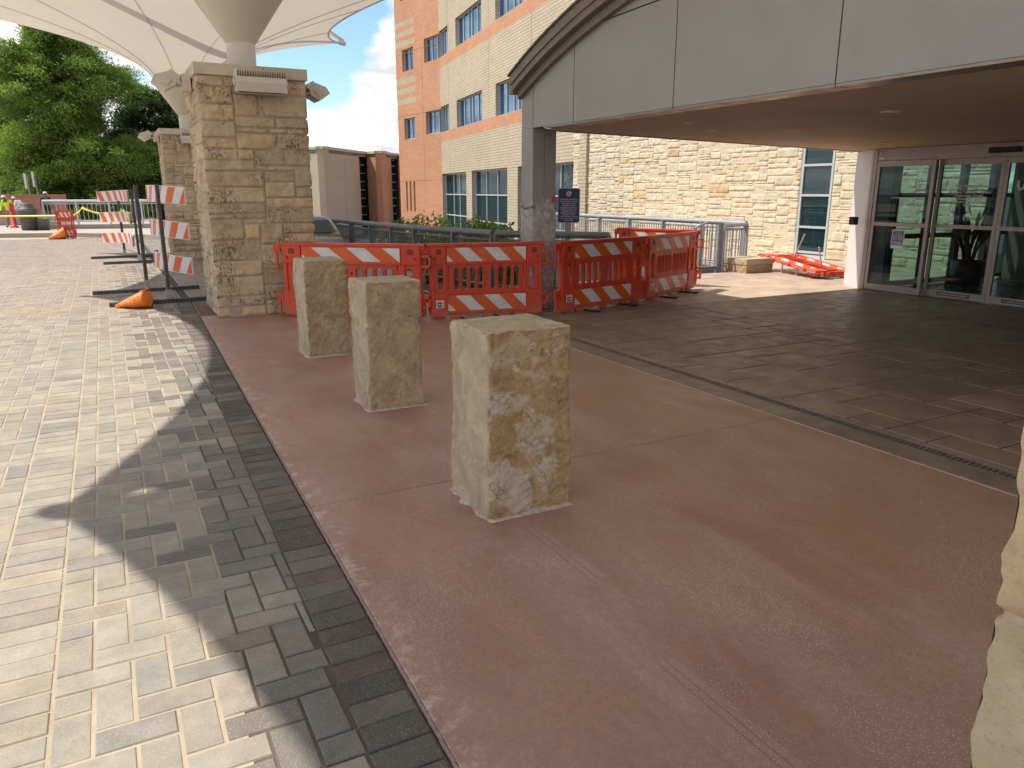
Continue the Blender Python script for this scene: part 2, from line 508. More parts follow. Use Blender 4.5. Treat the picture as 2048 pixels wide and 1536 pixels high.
# dark soldier course beside the red concrete
mb = MB()
y = 0.9
while y < 12.4:
    e = kerb_x(y)
    q = rnd.random()
    b = (0.115, 0.102, 0.084) if q < 0.58 else ((0.150, 0.138, 0.112) if q < 0.86 else (0.120, 0.090, 0.074))
    k = rnd.uniform(0.70, 1.3)
    chamfer_tile(mb, e-0.203, y+0.003, e-0.008, y+g-0.003, rnd.uniform(-0.003, 0.003), tuple(x*k for x in b), 0.005, 0.03, 0.002)
    y += g
mb.build("paver_edging", [M_PAVER], kind="structure")

# sand bed, wide driveway beyond the modelled blocks
mb = MB()
mb.prism([(-60, -20), (X_END-0.16, -20), (X_END-0.16, 2), (kerb_x(12.4)-0.21, 12.4), (0.91, 12.4), (0.91, 30.9), (-60, 30.9)], -3.0, -0.0036)
mb.build("driveway_bed", [M_SAND], kind="structure")
MB().prism([(X_END-0.158, -20), (kerb_x(-3)-0.002, -20), (kerb_x(-3)-0.002, -3), (kerb_x(12.4)-0.002, 12.4), (kerb_x(12.4)-0.208, 12.4), (X_END-0.158, 2)], -3.0, -0.006).build("edging_bed", [M_SAND_D], kind="structure")

# red concrete slabs with tooled joints
mb = MB()
joints = [-12, -3.2, 0.25, 3.71, 7.16, 10.62]
def red_slab(y0, y1):
    a = [(kerb_x(y0+(y1-y0)*k/6)+0.014, y0+(y1-y0)*k/6) for k in range(7)]
    top = [(4.187, y0), (4.187, y1)]
    poly = [top[0], top[1]] + a[::-1]
    n = len(poly)
    c = 0.005
    cxm = sum(p[0] for p in poly)/n; cym = (y0+y1)/2
    ins = [(x + (c if x < cxm else -c), yy + (c if yy < y0+0.01 else (-c if yy > y1-0.01 else 0))) for x, yy in poly]
    vs = [(*p, 0.0) for p in ins] + [(*p, -c) for p in poly] + [(*p, -0.1) for p in poly]
    fs = [tuple(range(n))]
    for a0 in (0, n):
        for k in range(n): fs.append((a0+k, a0+n+k, a0+n+(k+1) % n, a0+(k+1) % n))
    mb.add(vs, fs)
for a, b in zip(joints[:-1], joints[1:]): red_slab(a+0.003, b-0.003)
mb.build("red_pavement", [M_RED], kind="structure")
MB().prism([(kerb_x(-3)-0.001, -12), (4.199, -12), (4.199, 12.0), (kerb_x(12)-0.001, 12.0), (kerb_x(4)-0.001, 4), (kerb_x(-3)-0.001, -3)][::-1], -3.0, -0.009).build("pavement_bed", [pm("red_joint", (0.17, 0.10, 0.075), 0.9, 0.2, 20)], kind="structure")
# mortar smear along the joint beside the pavers
mb = MB()
y = 0.5
while y < 12:
    e = kerb_x(y)
    mb.box((e+0.001, y, -0.02), (e+0.013, y+0.0999, -0.002-0.001*rnd.random()))
    y += 0.1
mb.build("joint_mortar", [pm("joint_mortar", (0.34, 0.24, 0.20), 0.95, 0.2, 30, 0.6, 150)], kind="structure")

# stamped ashlar concrete: irregular flags in grooves
def ashlar(mb, x0, y0, x1, y1, cell, z, base, inside=lambda x, y: True, gap=0.010):
    nx = int(round((x1-x0)/cell)); ny = int(round((y1-y0)/cell))
    cx_ = (x1-x0)/nx; cy_ = (y1-y0)/ny
    used = [[False]*nx for _ in range(ny)]
    sizes = [(3, 2), (2, 3), (2, 2), (2, 1), (1, 2), (3, 1), (1, 1), (4, 2), (3, 3)]
    for j in range(ny):
        for i in range(nx):
            if used[j][i]: continue
            cand = sizes[:]; rnd.shuffle(cand); cand.append((1, 1))
            for (w, h) in cand:
                if i+w <= nx and j+h <= ny and not any(used[j+b][i+a] for a in range(w) for b in range(h)): break
            for a in range(w):
                for b in range(h): used[j+b][i+a] = True
            X0, Y0, X1, Y1 = x0+i*cx_, y0+j*cy_, x0+(i+w)*cx_, y0+(j+h)*cy_
            if not inside((X0+X1)/2, (Y0+Y1)/2): continue
            k = rnd.uniform(0.88, 1.12)
            chamfer_tile(mb, X0+gap*0.75, Y0+gap*0.75, X1-gap*0.75, Y1-gap*0.75, z, tuple(q*k for q in base), 0.007, 0.015, 0.0004)
mb = MB()
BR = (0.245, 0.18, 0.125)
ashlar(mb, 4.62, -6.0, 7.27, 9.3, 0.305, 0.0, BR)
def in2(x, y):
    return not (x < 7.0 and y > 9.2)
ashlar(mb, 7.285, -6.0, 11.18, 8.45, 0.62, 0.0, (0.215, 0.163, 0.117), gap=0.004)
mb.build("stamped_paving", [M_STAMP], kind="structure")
mb = MB()
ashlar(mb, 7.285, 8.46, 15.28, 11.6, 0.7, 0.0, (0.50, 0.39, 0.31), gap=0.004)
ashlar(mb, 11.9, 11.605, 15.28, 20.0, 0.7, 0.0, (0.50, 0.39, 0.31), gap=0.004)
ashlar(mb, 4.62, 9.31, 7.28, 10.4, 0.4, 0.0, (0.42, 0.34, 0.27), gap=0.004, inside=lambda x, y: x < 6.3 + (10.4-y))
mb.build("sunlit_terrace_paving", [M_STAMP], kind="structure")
mb = MB()
ashlar(mb, 1.03, 12.02, 2.6, 31.0, 0.3, 0.0, (0.25, 0.22, 0.18), gap=0.007)
mb.build("walkway_paving", [M_STAMP], kind="structure")
# beds below the flags
mb = MB()
mb.box((4.56, -20, -3.0), (16.0, 9.305, -0.0075))
mb.prism([(4.56, 9.306), (7.3, 9.306), (8.3, 11.6), (16, 11.6), (16, 22), (11.88, 22), (11.88, 11.62), (8.2, 11.62), (6.95, 9.6), (5.6, 11.0), (5.3, 12.6), (4.56, 12.6)], -3.0, -0.0076)
mb.build("paving_bed", [M_GROOVE], kind="structure")
MB().box((0.912, 12.401, -3.0), (2.62, 31.2, -0.008)).build("walkway_bed", [M_GROOVE], kind="structure")
# concrete margin of the trench drain
mb = MB()
for y in range(-12, 12):
    chamfer_tile(mb, 4.203, y+0.002, 4.44, y+0.998, -0.001, (0.23, 0.18, 0.135), 0.003)
    chamfer_tile(mb, 4.545, y+0.002, 4.612, y+0.998, -0.001, (0.25, 0.195, 0.145), 0.003)
mb.build("drain_margin", [M_STAMP], kind="structure")
o_ = MB().box((4.188, -12, -0.05), (4.2025, 12, 0.0015)).build('pale_joint_strip', [pm('pale_joint', (0.50, 0.40, 0.32), 0.9, 0.25, 6)], kind='structure')
MB().box((4.2, -12, -3.0), (4.555, 12.6, -0.03)).build("drain_channel", [M_GROOVE], kind="structure")

# ramp behind the barricades, kerb beside the railing
mb = MB()
mb.add([(2.62, 12.0, -0.01), (4.56, 12.0, -0.01), (4.56, 32, -1.3), (2.62, 32, -1.3), (2.62, 12.0, -3), (4.56, 12.0, -3), (4.56, 32, -3), (2.62, 32, -3)],
       [(0, 1, 2, 3), (4, 5, 1, 0), (5, 6, 2, 1), (6, 7, 3, 2), (7, 4, 0, 3)])
mb.build("ramp_road", [M_CONC], kind="structure")
mb = MB()
mb.box((4.56, 12.6, -3), (4.95, 32, -0.02)); mb.box((4.56, 12.605, -0.02), (4.95, 32, 0.14))
mb.build("ramp_kerb", [M_CONC], kind="structure")

# lower level, far ground
MB().add([(-900, -700, -2.6), (1100, -700, -2.6), (1100, 1500, -2.6), (-900, 1500, -2.6)], [(0, 1, 2, 3)]).build("ground", [M_GRASS], kind="structure")
# far raised sidewalk with kerb
mb = MB()
fk = [(-60, 44.0), (-12, 34.2), (-6, 33.2), (-3.4, 32.8), (-1.2, 32.2), (0.3, 30.9), (1.3, 29.6), (2.0, 28.2), (2.6, 27.0)]
mb.prism([(2.61, 60), (-60, 60)] + fk, -3.0, 0.13)
mb.build("far_sidewalk", [pm("far_sidewalk_concrete", (0.44, 0.36, 0.30), 0.85, 0.10, 1.2, 0.2, 80)], kind="structure")
mb = MB()
for (a, b) in zip(fk[:-1], fk[1:]):
    d = Vector((b[0]-a[0], b[1]-a[1])).normalized(); n = Vector((d.y, -d.x))*0.16
    L = math.hypot(b[0]-a[0], b[1]-a[1]); k = max(1, int(L/1.6))
    for i in range(k):
        p = Vector(a) + d*(L*i/k+0.006); q = Vector(a) + d*(L*(i+1)/k-0.006)
        mb.prism([(p.x, p.y), (p.x+n.x, p.y+n.y), (q.x+n.x, q.y+n.y), (q.x, q.y)], -0.02, 0.145)
mb.build("far_kerb", [pm("kerb_concrete", (0.36, 0.32, 0.26), 0.85, 0.12, 3, 0.2, 80, dirt=0.3)], kind="structure")
MB().prism([(-60, 30.9), (2.6, 30.9), (2.6, 33.4), (-60, 44.5)], -3.0, -0.006).build("driveway_far_bed", [M_SAND], kind="structure")

# ------------------------------------------------------------------ trench drain grate
M_GRATE = pm("cast_grate", (0.20, 0.17, 0.14), 0.55, 0.2, 20, 0.2, 100, metal=0.3)
dr = thing("trench_drain", "long dark slotted trench drain set between the red concrete and the brown stamped paving", "drain", (4.49, 0, 0))
mb = MB()
mb.box((-0.05, -1, -0.03), (-0.038, 7.9, -0.002)); mb.box((0.038, -1, -0.03), (0.05, 7.9, -0.002))
mb.build("drain_frame", [M_GRATE], dr)
mb = MB()
y = -1.0
while y < 7.9:
    mb.box((-0.037, y, -0.022), (0.037, y+0.016, -0.003)); y += 0.036
    
mb.build("slotted_grate", [M_GRATE], dr)

# ------------------------------------------------------------------ ashlar stone faces in relief
def fbm(p, s=1.0, o=4):
    a = 0; k = 1; q = 1.0
    for _ in range(o):
        a += noise.noise(p*s*q)*k; k *= 0.5; q *= 2.1
    return a

def stone_layout(Wd, bands, seed, lmin=0.16, lmax=0.62, base=(0.4, 0.32, 0.22), var=0.15, uh=0.066, uw=0.095):
    """irregular ashlar: stones of mixed height packed on a fine lattice"""
    r = random.Random(seed); H = sum(bands)
    ny = int(round(H/uh)); nx = max(4, int(round(Wd/uw))); ch = H/ny; cw = Wd/nx
    used = [[False]*nx for _ in range(ny)]; out = []
    k1 = lmax/0.62
    big = [(6, 4), (5, 3), (7, 3), (4, 3), (6, 3), (5, 4), (4, 4), (3, 4)]; mid = [(5, 2), (7, 2), (4, 2), (3, 2), (6, 2), (3, 3), (2, 3)]; thin = [(5, 1), (6, 1), (4, 1), (8, 1), (3, 1)]
    for j in range(ny):
        i = 0
        while i < nx:
            if used[j][i]: i += 1; continue
            free = 0
            while i+free < nx and not used[j][i+free]: free += 1
            q = r.random()
            w, h = r.choice(big if q < 0.42 else (mid if q < 0.80 else thin))
            w = int(round(w*k1))
            if free-w < 2*k1: w = free if free <= 8*k1 else free//2
            w = min(w, free); h = min(h, ny-j)
            while h > 1 and any(used[j+b][i+a] for a in range(w) for b in range(h)): h -= 1
            for a in range(w):
                for b in range(h): used[j+b][i+a] = True
            qq = r.uniform(1-var, 1+var); ww = r.uniform(-0.04, 0.04)
            out.append((i*cw, j*ch, w*cw, h*ch, (base[0]*qq*(1+ww), base[1]*qq, base[2]*qq*(1-ww*1.5))))
            i += w
    return out

def stone_face(mb, O, U, N, Wd, layout, res, depth, rough, corner=(True, True), joint=0.011, world=Vector((0, 0, 0)), holes=(), top=None):
    O = Vector(O); U = Vector(U); N = Vector(N); Z = Vector((0, 0, 1))
    ed = 0.010
    for (u, z, L, h, col) in layout:
        if any(u+L/2 > a and u+L/2 < b and z+h/2 > c and z+h/2 < d for a, b, c, d in holes): continue
        lc = corner[0] and u < 1e-4; rc = corner[1] and u+L > Wd-1e-4
        u0 = u + (0 if lc else joint/2); u1 = u+L-(0 if rc else joint/2)
        z0 = z+joint/2; z1 = z+h-joint/2
        ea = min(ed/(u1-u0), 0.25); eb = min(ed/(z1-z0), 0.25)
        nu = max(2, int(round((u1-u0)/res))); nv = max(2, int(round((z1-z0)/res)))
        ta = [0] + [ea+(1-2*ea)*k/nu for k in range(nu+1)] + [1]; tb_ = [0] + [eb+(1-2*eb)*k/nv for k in range(nv+1)] + [1]
        nu += 2; nv += 2
        sd_ = hash((round(u, 3), round(z, 3))) % 1000
        off = (sd_/1000-0.5)*rough*0.7
        vs = []
        for j in range(nv+1):
            for i in range(nu+1):
                a = ta[i]; b = tb_[j]
                uu = u0+(u1-u0)*a; zz = z0+(z1-z0)*b
                du = max(0.0, min((uu-u0) if not lc else 9, (u1-uu) if not rc else 9)); dv = max(0.0, min(zz-z0, z1-zz))
                e = (0.0 if min(du, dv) < 1e-4 else 1.0) if min(du, dv) < ed*0.9 else 1.0
                base = O + U*uu + Z*zz
                nz = fbm(base+world, 7.0, 4)*rough + fbm(base+world+Vector((9, 3, 1)), 2.5, 2)*rough*0.5
                d = (depth + off + nz)*e if not ((lc and i == 0) or (rc and i == nu)) else max(0.004, (depth*0.7+nz))*(0.0 if dv < 1e-4 else 1.0)
                d = max(d, -0.004)
                P = base + N*d
                if lc and i == 0: P = P - U*d
                if rc and i == nu: P = P + U*d
                # wavy arris
                vs.append(P)
        fs = [(j*(nu+1)+i, j*(nu+1)+i+1, (j+1)*(nu+1)+i+1, (j+1)*(nu+1)+i) for j in range(nv) for i in range(nu)]
        mb.add(vs, fs, 0, col, smooth=True)

def pier(X, Y, Wx, Wy, H, seed, res, label, world, base=(0.57, 0.445, 0.295), mat=None, depth=0.020, rough=0.017, uh=0.066):
    t = thing("stone_pier", label, "stone pier", (X+Wx/2, Y+Wy/2, 0), 0, "stone piers carrying the fabric shade canopies")
    r = random.Random(seed)
    bands = []
    z = 0
    while H-z > 0.30:
        h = r.choice((0.13, 0.18, 0.24, 0.28, 0.2)); bands.append(h); z += h
    bands.append(H-z)
    mb = MB()
    x0, x1, y0, y1 = -Wx/2, Wx/2, -Wy/2, Wy/2
    B = base
    f = [((x0, y0, 0), (1, 0, 0), (0, -1, 0), Wx), ((x1, y0, 0), (0, 1, 0), (1, 0, 0), Wy),
         ((x1, y1, 0), (-1, 0, 0), (0, 1, 0), Wx), ((x0, y1, 0), (0, -1, 0), (-1, 0, 0), Wy)]
    for k, (o, u, n, w) in enumerate(f):
        rs = res if k in (0, 3) else 0.09
        stone_face(mb, o, u, n, w, stone_layout(w, bands, seed+k, base=B, var=0.13, uh=uh), rs, depth, rough, world=world)
    mb.build("ashlar_facing", [mat or M_PIER], t)
    m = MB().box((x0-depth*0.2, y0-depth*0.2, -0.05), (x1+depth*0.2, y1+depth*0.2, H-0.001))
    m.build("mortar_core", [M_MORTAR], t)
    c = MB()
    e = 0.045
    c.bbox((x0-e, y0-e, H), (0.13, y1+e, H+0.135), 0.006)
    c.bbox((0.136, y0-e, H), (x1+e, y1+e, H+0.135), 0.006)
    c.build("cap_slab", [M_CAP], t)
    return t
pier(1.20, 10.36, 1.27, 1.27, 2.975, 11, 0.022, "nearest full stone pier with black lichen stains on its front, three floodlights on top", Vector((0, 0, 0)))
pier(1.40, 19.9, 1.27, 1.27, 2.88, 31, 0.05, "farther stone pier seen behind the left edge of the big stained pier", Vector((7, 0, 0)))
pier(1.275, -0.66, 1.27, 1.27, 2.975, 51, 0.016, "pale stone pier cut off by the lower right corner of the picture", Vector((3, 5, 0)), base=(0.60, 0.485, 0.315), mat=M_WALLSTONE, depth=0.012, rough=0.015, uh=0.13)  # lighter base than the other piers, bounced light put into the stone colour

# ------------------------------------------------------------------ rough-cut limestone bollards
def bollard_mat(name, blotchy):
    t = NT(name)
    c = t.attr()
    w = t.noise(6.0, 6, 0.6, dist=0.9)
    c = t.mix(t.ramp(w, (0.35, 0.0), (0.68, 1.0)), t.mix(1.0, c, (0.80, 0.78, 0.74), 'MULTIPLY'), t.mix(1.0, c, (1.16, 1.15, 1.12), 'MULTIPLY'))
    s = t.N.new("ShaderNodeSeparateXYZ")
    gm = t.N.new("ShaderNodeNewGeometry"); t.L.new(gm.outputs["Normal"], s.inputs[0])
    front = t.ramp(t.math('MULTIPLY', s.outputs[1], -1.0), (0.45, 0.0), (0.75, 1.0))
    if blotchy:
        m = t.ramp(t.noise(5.2, 5, 0.55, vec=t.map(loc=(2.6, 0.4, 1.3)), dist=0.6), (0.52, 0.0), (0.58, 0.85))
        c = t.mix(t.math('MULTIPLY', front, m), c, (0.72, 0.62, 0.48))
        v = t.ramp(t.noise(7, 4, 0.55, vec=t.map(loc=(0, 0, 3)), dist=1.6), (0.465, 0.0), (0.49, 0.7), (0.51, 0.0))
        v = t.math('MULTIPLY', t.math('MULTIPLY', v, front), t.ramp(t.noise(4, 3), (0.4, 0.0), (0.55, 1.0)))
        c = t.mix(v, c, (0.17, 0.095, 0.035))
        c = t.mix(t.math('MULTIPLY', front, t.ramp(t.noise(3.4, 4, 0.5, vec=t.map(loc=(7, 1, 2))), (0.5, 0.0), (0.66, 0.5))), c, (0.50, 0.32, 0.13))
    else:
        c = t.mix(t.math('MULTIPLY', front, t.ramp(t.noise(3.0, 5, 0.6), (0.55, 0.0), (0.75, 0.4))), c, (0.42, 0.36, 0.27))
    cv = t.math('MULTIPLY', t.ramp(t.noise(19, 9, 0.75, dist=0.8), (0.37, 0.45), (0.46, 0.0)), t.math('ADD', t.math('MULTIPLY', front, 0.75), 0.25))
    c = t.mix(cv, c, (0.13, 0.088, 0.045))
    # chipped pale arris and dark pinholes
    pt = t.N.new("ShaderNodeNewGeometry")
    edge = t.ramp(pt.outputs["Pointiness"], (0.53, 0.0), (0.60, 0.75))
    c = t.mix(edge, c, (0.74, 0.68, 0.58))
    c = t.mix(t.ramp(t.vor(13), (0.035, 0.8), (0.06, 0.0)), c, (0.09, 0.07, 0.045))
    c = t.mix(t.ramp(t.noise(140, 3, 0.6), (0.56, 0.0), (0.68, 0.45)), c, (0.14, 0.11, 0.07))
    t.set(Base_Color=c, Roughness=0.88)
    t.b.inputs["Specular IOR Level"].default_value = 0.25
    t.bump(t.math('ADD', t.noise(32, 12, 0.78, dist=0.5), t.math('MULTIPLY', t.noise(170, 4, 0.7), 0.5)), 1.0, 0.012)
    return t.mat
M_BOL1 = bollard_mat("brown_veined_limestone", True)
M_BOL2 = bollard_mat("tan_limestone", False)

def ridge(p, s_, o=4):
    a = 0; k = 0.5; q = s_
    for _ in range(o):
        a += abs(noise.noise(p*q))*k; k *= 0.55; q *= 2.17
    return a

def bollard(X, Y, Wx, Wy, H, label, mat, seed, colf, coll, colt, rf=0.012, rl=0.010, top_skew=0.0, n=56):
    t = thing("stone_bollard", label, "bollard", (X+Wx/2, Y+Wy/2, 0), 0, "rough limestone bollards on the red pavement")
    mb = MB()
    sv = Vector((seed*3.1, seed*1.7, 0))
    def disp(P, k):
        # P in unit box (-1..1, -1..1, 0..1)
        x, y, z = P
        b = Vector((x*Wx/2, y*Wy/2, z*H))
        bul = 1 + 0.02*math.sin(z*5+seed) + top_skew*z
        q = Vector((b.x*bul, b.y*bul, b.z))
        ax, ay = abs(x), abs(y)
        nrm = Vector((x if ax > 0.999 else 0, y if ay > 0.999 else 0, 0))
        r1 = fbm(b+sv, 3.2, 2); r2 = 1.1-2.2*ridge(b+sv, 6.5, 4)
        rr = rl if (x < -0.999) else rf
        d = r1*rr*1.3 + r2*rr*0.95 + fbm(b+sv, 30, 3)*rr*0.42
        # ridged breaks
        rg = abs(noise.noise((b+sv)*6.5))
        d -= max(0, 0.16-rg)*rr*2.2
        if nrm.length > 1.2: d -= 0.004 + 0.022*max(0, fbm(b+sv+Vector((4, 4, 4)), 17, 3))
        if nrm.length > 0: q += nrm.normalized()*d
        if z > 0.999:
            q.z += fbm(b+sv, 6, 3)*0.0035
            if nrm.length > 0: q.z -= 0.004+0.010*max(0, fbm(b+sv, 16, 3)+0.1)
        return q
    nz = int(n*2.1)
    for (axis, sgn, col) in ((1, -1, colf), (0, -1, coll), (1, 1, colf), (0, 1, colf)):
        vs = []
        for j in range(nz+1):
            for i in range(n+1):
                a = -1+2*i/n; z = j/nz
                P = (a, sgn, z) if axis == 1 else (sgn, a, z)
                vs.append(disp(P, 0))
        fs = []
        for j in range(nz):
            for i in range(n):
                q = (j*(n+1)+i, j*(n+1)+i+1, (j+1)*(n+1)+i+1, (j+1)*(n+1)+i)
                fs.append(q if (axis == 1) == (sgn < 0) else q[::-1])
        mb.add(vs, fs, 0, col, True)
    vs = [disp((-1+2*i/n, -1+2*j/n, 1.0), 0) for j in range(n+1) for i in range(n+1)]
    fs = [(j*(n+1)+i, j*(n+1)+i+1, (j+1)*(n+1)+i+1, (j+1)*(n+1)+i) for j in range(n) for i in range(n)]
    mb.add(vs, fs, 0, colt, True)
    o = mb.build("hewn_block", [mat], t)
    bm = bmesh.new(); bm.from_mesh(o.data); bmesh.ops.remove_doubles(bm, verts=bm.verts, dist=0.0008); bm.to_mesh(o.data); bm.free()
    # ragged grout fillet at the foot
    g_ = MB(); N = 72; vs = []
    for rr_, zz in ((1.0, 0.012), (1.17, 0.0015)):
        for k in range(N):
            th = 2*PI*k/N
            cx_, sx_ = math.cos(th), math.sin(th)
            m_ = 1/max(abs(cx_), abs(sx_))
            w = 1 if rr_ == 1 else 0.92+0.16*noise.noise(Vector((cx_*3, sx_*3, seed)))+0.06*noise.noise(Vector((cx_*14, sx_*14, seed)))
            vs.append((cx_*m_*Wx/2*rr_*w, sx_*m_*Wy/2*(1+(rr_-1)*w), zz))
    g_.add(vs, [(k, (k+1) % N, N+(k+1) % N, N+k) for k in range(N)], 0, None, True)
    g_.build("grout_fillet", [M_GROUT], t)
    return t
M_GROUT = pm("pale_grout", (0.54, 0.42, 0.35), 0.95, 0.25, 25, 0.6, 160)
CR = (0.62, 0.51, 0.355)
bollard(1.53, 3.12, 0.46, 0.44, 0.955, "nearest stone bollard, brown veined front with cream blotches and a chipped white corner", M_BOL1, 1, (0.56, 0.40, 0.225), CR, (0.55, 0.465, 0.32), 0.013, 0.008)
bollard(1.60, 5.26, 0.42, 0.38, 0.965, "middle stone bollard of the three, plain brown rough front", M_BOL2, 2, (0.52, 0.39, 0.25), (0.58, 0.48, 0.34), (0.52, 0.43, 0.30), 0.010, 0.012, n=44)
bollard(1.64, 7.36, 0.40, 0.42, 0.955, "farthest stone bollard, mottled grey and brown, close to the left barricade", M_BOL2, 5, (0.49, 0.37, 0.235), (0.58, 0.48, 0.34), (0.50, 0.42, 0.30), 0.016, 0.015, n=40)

# ------------------------------------------------------------------ tensile shade canopies (inverted umbrellas)
def fabric_mat():
    t = NT("shade_fabric")
    d = t.N.new("ShaderNodeBsdfDiffuse"); tr = t.N.new("ShaderNodeBsdfTranslucent")
    c = t.mix(t.ramp(t.noise(0.8, 4), (0.3, 0.0), (0.7, 1.0)), (0.75, 0.72, 0.66), (0.79, 0.76, 0.70))
    t.L.new(c, d.inputs[0]); t.L.new(t.mix(1.0, c, (0.98, 0.93, 0.86), 'MULTIPLY'), tr.inputs[0])
    m = t.N.new("ShaderNodeMixShader"); m.inputs[0].default_value = 0.24
    t.L.new(d.outputs[0], m.inputs[1]); t.L.new(tr.outputs[0], m.inputs[2]); t.L.new(m.outputs[0], t.out.inputs[0]); t.N.remove(t.b)
    return t.mat
M_FAB = fabric_mat()
NX = -4.86
M_SEAM = pm("fabric_seam", (0.60, 0.56, 0.48), 0.8, 0.05)
M_STEELP = pm("cream_painted_steel", (0.60, 0.56, 0.47), 0.38, 0.04, 2.0, 0.03, 30)
M_CABLE = pm("galvanised_cable", (0.5, 0.5, 0.48), 0.4, 0.05, metal=0.8)
def shade_canopy(X, Y, zb, label, hx=5.3, hy=4.65, ze=6.15, bows=(1.5, 0.0, 1.5, 0.0), notch=False, drop=0.35):
    """corner order: (-,-) (+,-) (+,+) (-,+); bows are for the edges y-, x+, y+, x-"""
    t = thing("shade_canopy", label, "shade canopy", (X, Y, 0), 0, "inverted fabric shade canopies on masts")
    n = 60; nr = 22
    hl = hx-0.04
    C = [(-hl, -hy), (hx, -hy), (hx, hy), (-hl, hy)]
    inw = [(0, 1), (-1, 0), (0, -1), (1, 0)]
    r0 = 0.60; z0 = zb+1.05
    bd = []
    for e in range(4):
        a = C[e]; b = C[(e+1) % 4]
        for k in range(n):
            s = k/n; q = 4*s*(1-s)
            bx = a[0]+(b[0]-a[0])*s + inw[e][0]*bows[e]*q
            by = a[1]+(b[1]-a[1])*s + inw[e][1]*bows[e]*q
            bz = ze - drop*q*(1 if bows[e] > 0.3 else 1.0)
            if notch and e == 0:
                by += 0.34*math.exp(-((bx-NX)/0.11)**2)
            bd.append((bx, by, bz))
    def S(i, f):
        bx, by, bz = bd[i % len(bd)]
        L = math.hypot(bx, by); ux, uy = bx/L, by/L
        rr = r0+(L-r0)*f
        # the membrane is stretched over the diagonals: a little lower between them
        return Vector((ux*rr, uy*rr, z0+(bz-z0)*(f**0.60)))
    vs = [S(i, (j/nr)**1.3) for j in range(nr+1) for i in range(len(bd))]
    m = len(bd)
    fs = [(j*m+i, j*m+(i+1) % m, (j+1)*m+(i+1) % m, (j+1)*m+i) for j in range(nr) for i in range(m)]
    MB().add(vs, fs, 0, None, True).build("membrane", [M_FAB], t)
    # welded seams under the cloth and the edge hem
    sm = MB()
    for i in range(0, m, 20):
        if (i % 60) == 0: continue
        pts = [S(i, (j/16)**1.3)+Vector((0, 0, -0.012)) for j in range(17)]
        sm.tube(pts, 0.008, 4, caps=False)
    sm.build("seam", [M_SEAM], t)
    hem = MB()
    hem.tube([Vector(b) for b in bd]+[Vector(bd[0])], 0.03, 6, caps=False)
    hem.build("edge_cable", [M_FAB], t)
    # mast, cone and arms above the cloth
    ms = MB()
    ms.lathe([(0.24, zb), (0.24, zb+0.03), (0.178, zb+0.03), (0.178, zb+0.36)], 32)
    ms.tube([(0, 0, zb+0.3), (0, 0, ze+0.95)], 0.10, 12)
    ms.build("mast", [M_STEELP], t)
    MB().lathe([(0.185, zb+0.352), (0.58, zb+0.93), (0.60, zb+0.95), (0.60, zb+1.35), (0.57, zb+1.36)], 40).build("collector_cone", [M_STEELP], t)
    for (a, b) in C:
        ar = MB()
        ar.tube([(0, 0, ze+0.75), (a*0.55, b*0.55, ze+0.62), (a*1.0, b*1.0, ze+0.08)], [0.11, 0.09, 0.06], 10)
        L = math.hypot(a, b)
        ar.tube([(a*0.975, b*0.975, ze), (a*1.012, b*1.012, ze+0.01)], 0.075, 12)
        ar.build("arm", [M_STEELP], t)
    return t
shade_canopy(1.84, 11.0, 3.11, "fabric shade canopy above the nearest stained stone pier, its steel cone right over the cap", bows=(-0.1, 1.45, -0.1, 1.42), ze=6.15, notch=True)
shade_canopy(2.04, 20.53, 3.015, "fabric shade canopy on the farther pier, its white cloth spreading across the top left", hy=4.7, bows=(-0.1, 1.45, 1.5, 1.42), ze=6.15)
shade_canopy(1.84, 1.62, 3.11, "fabric shade canopy over the photographer, above the pier in the lower right corner", hy=4.74, bows=(1.4, 1.45, -0.1, 1.14), ze=6.15, notch=False)

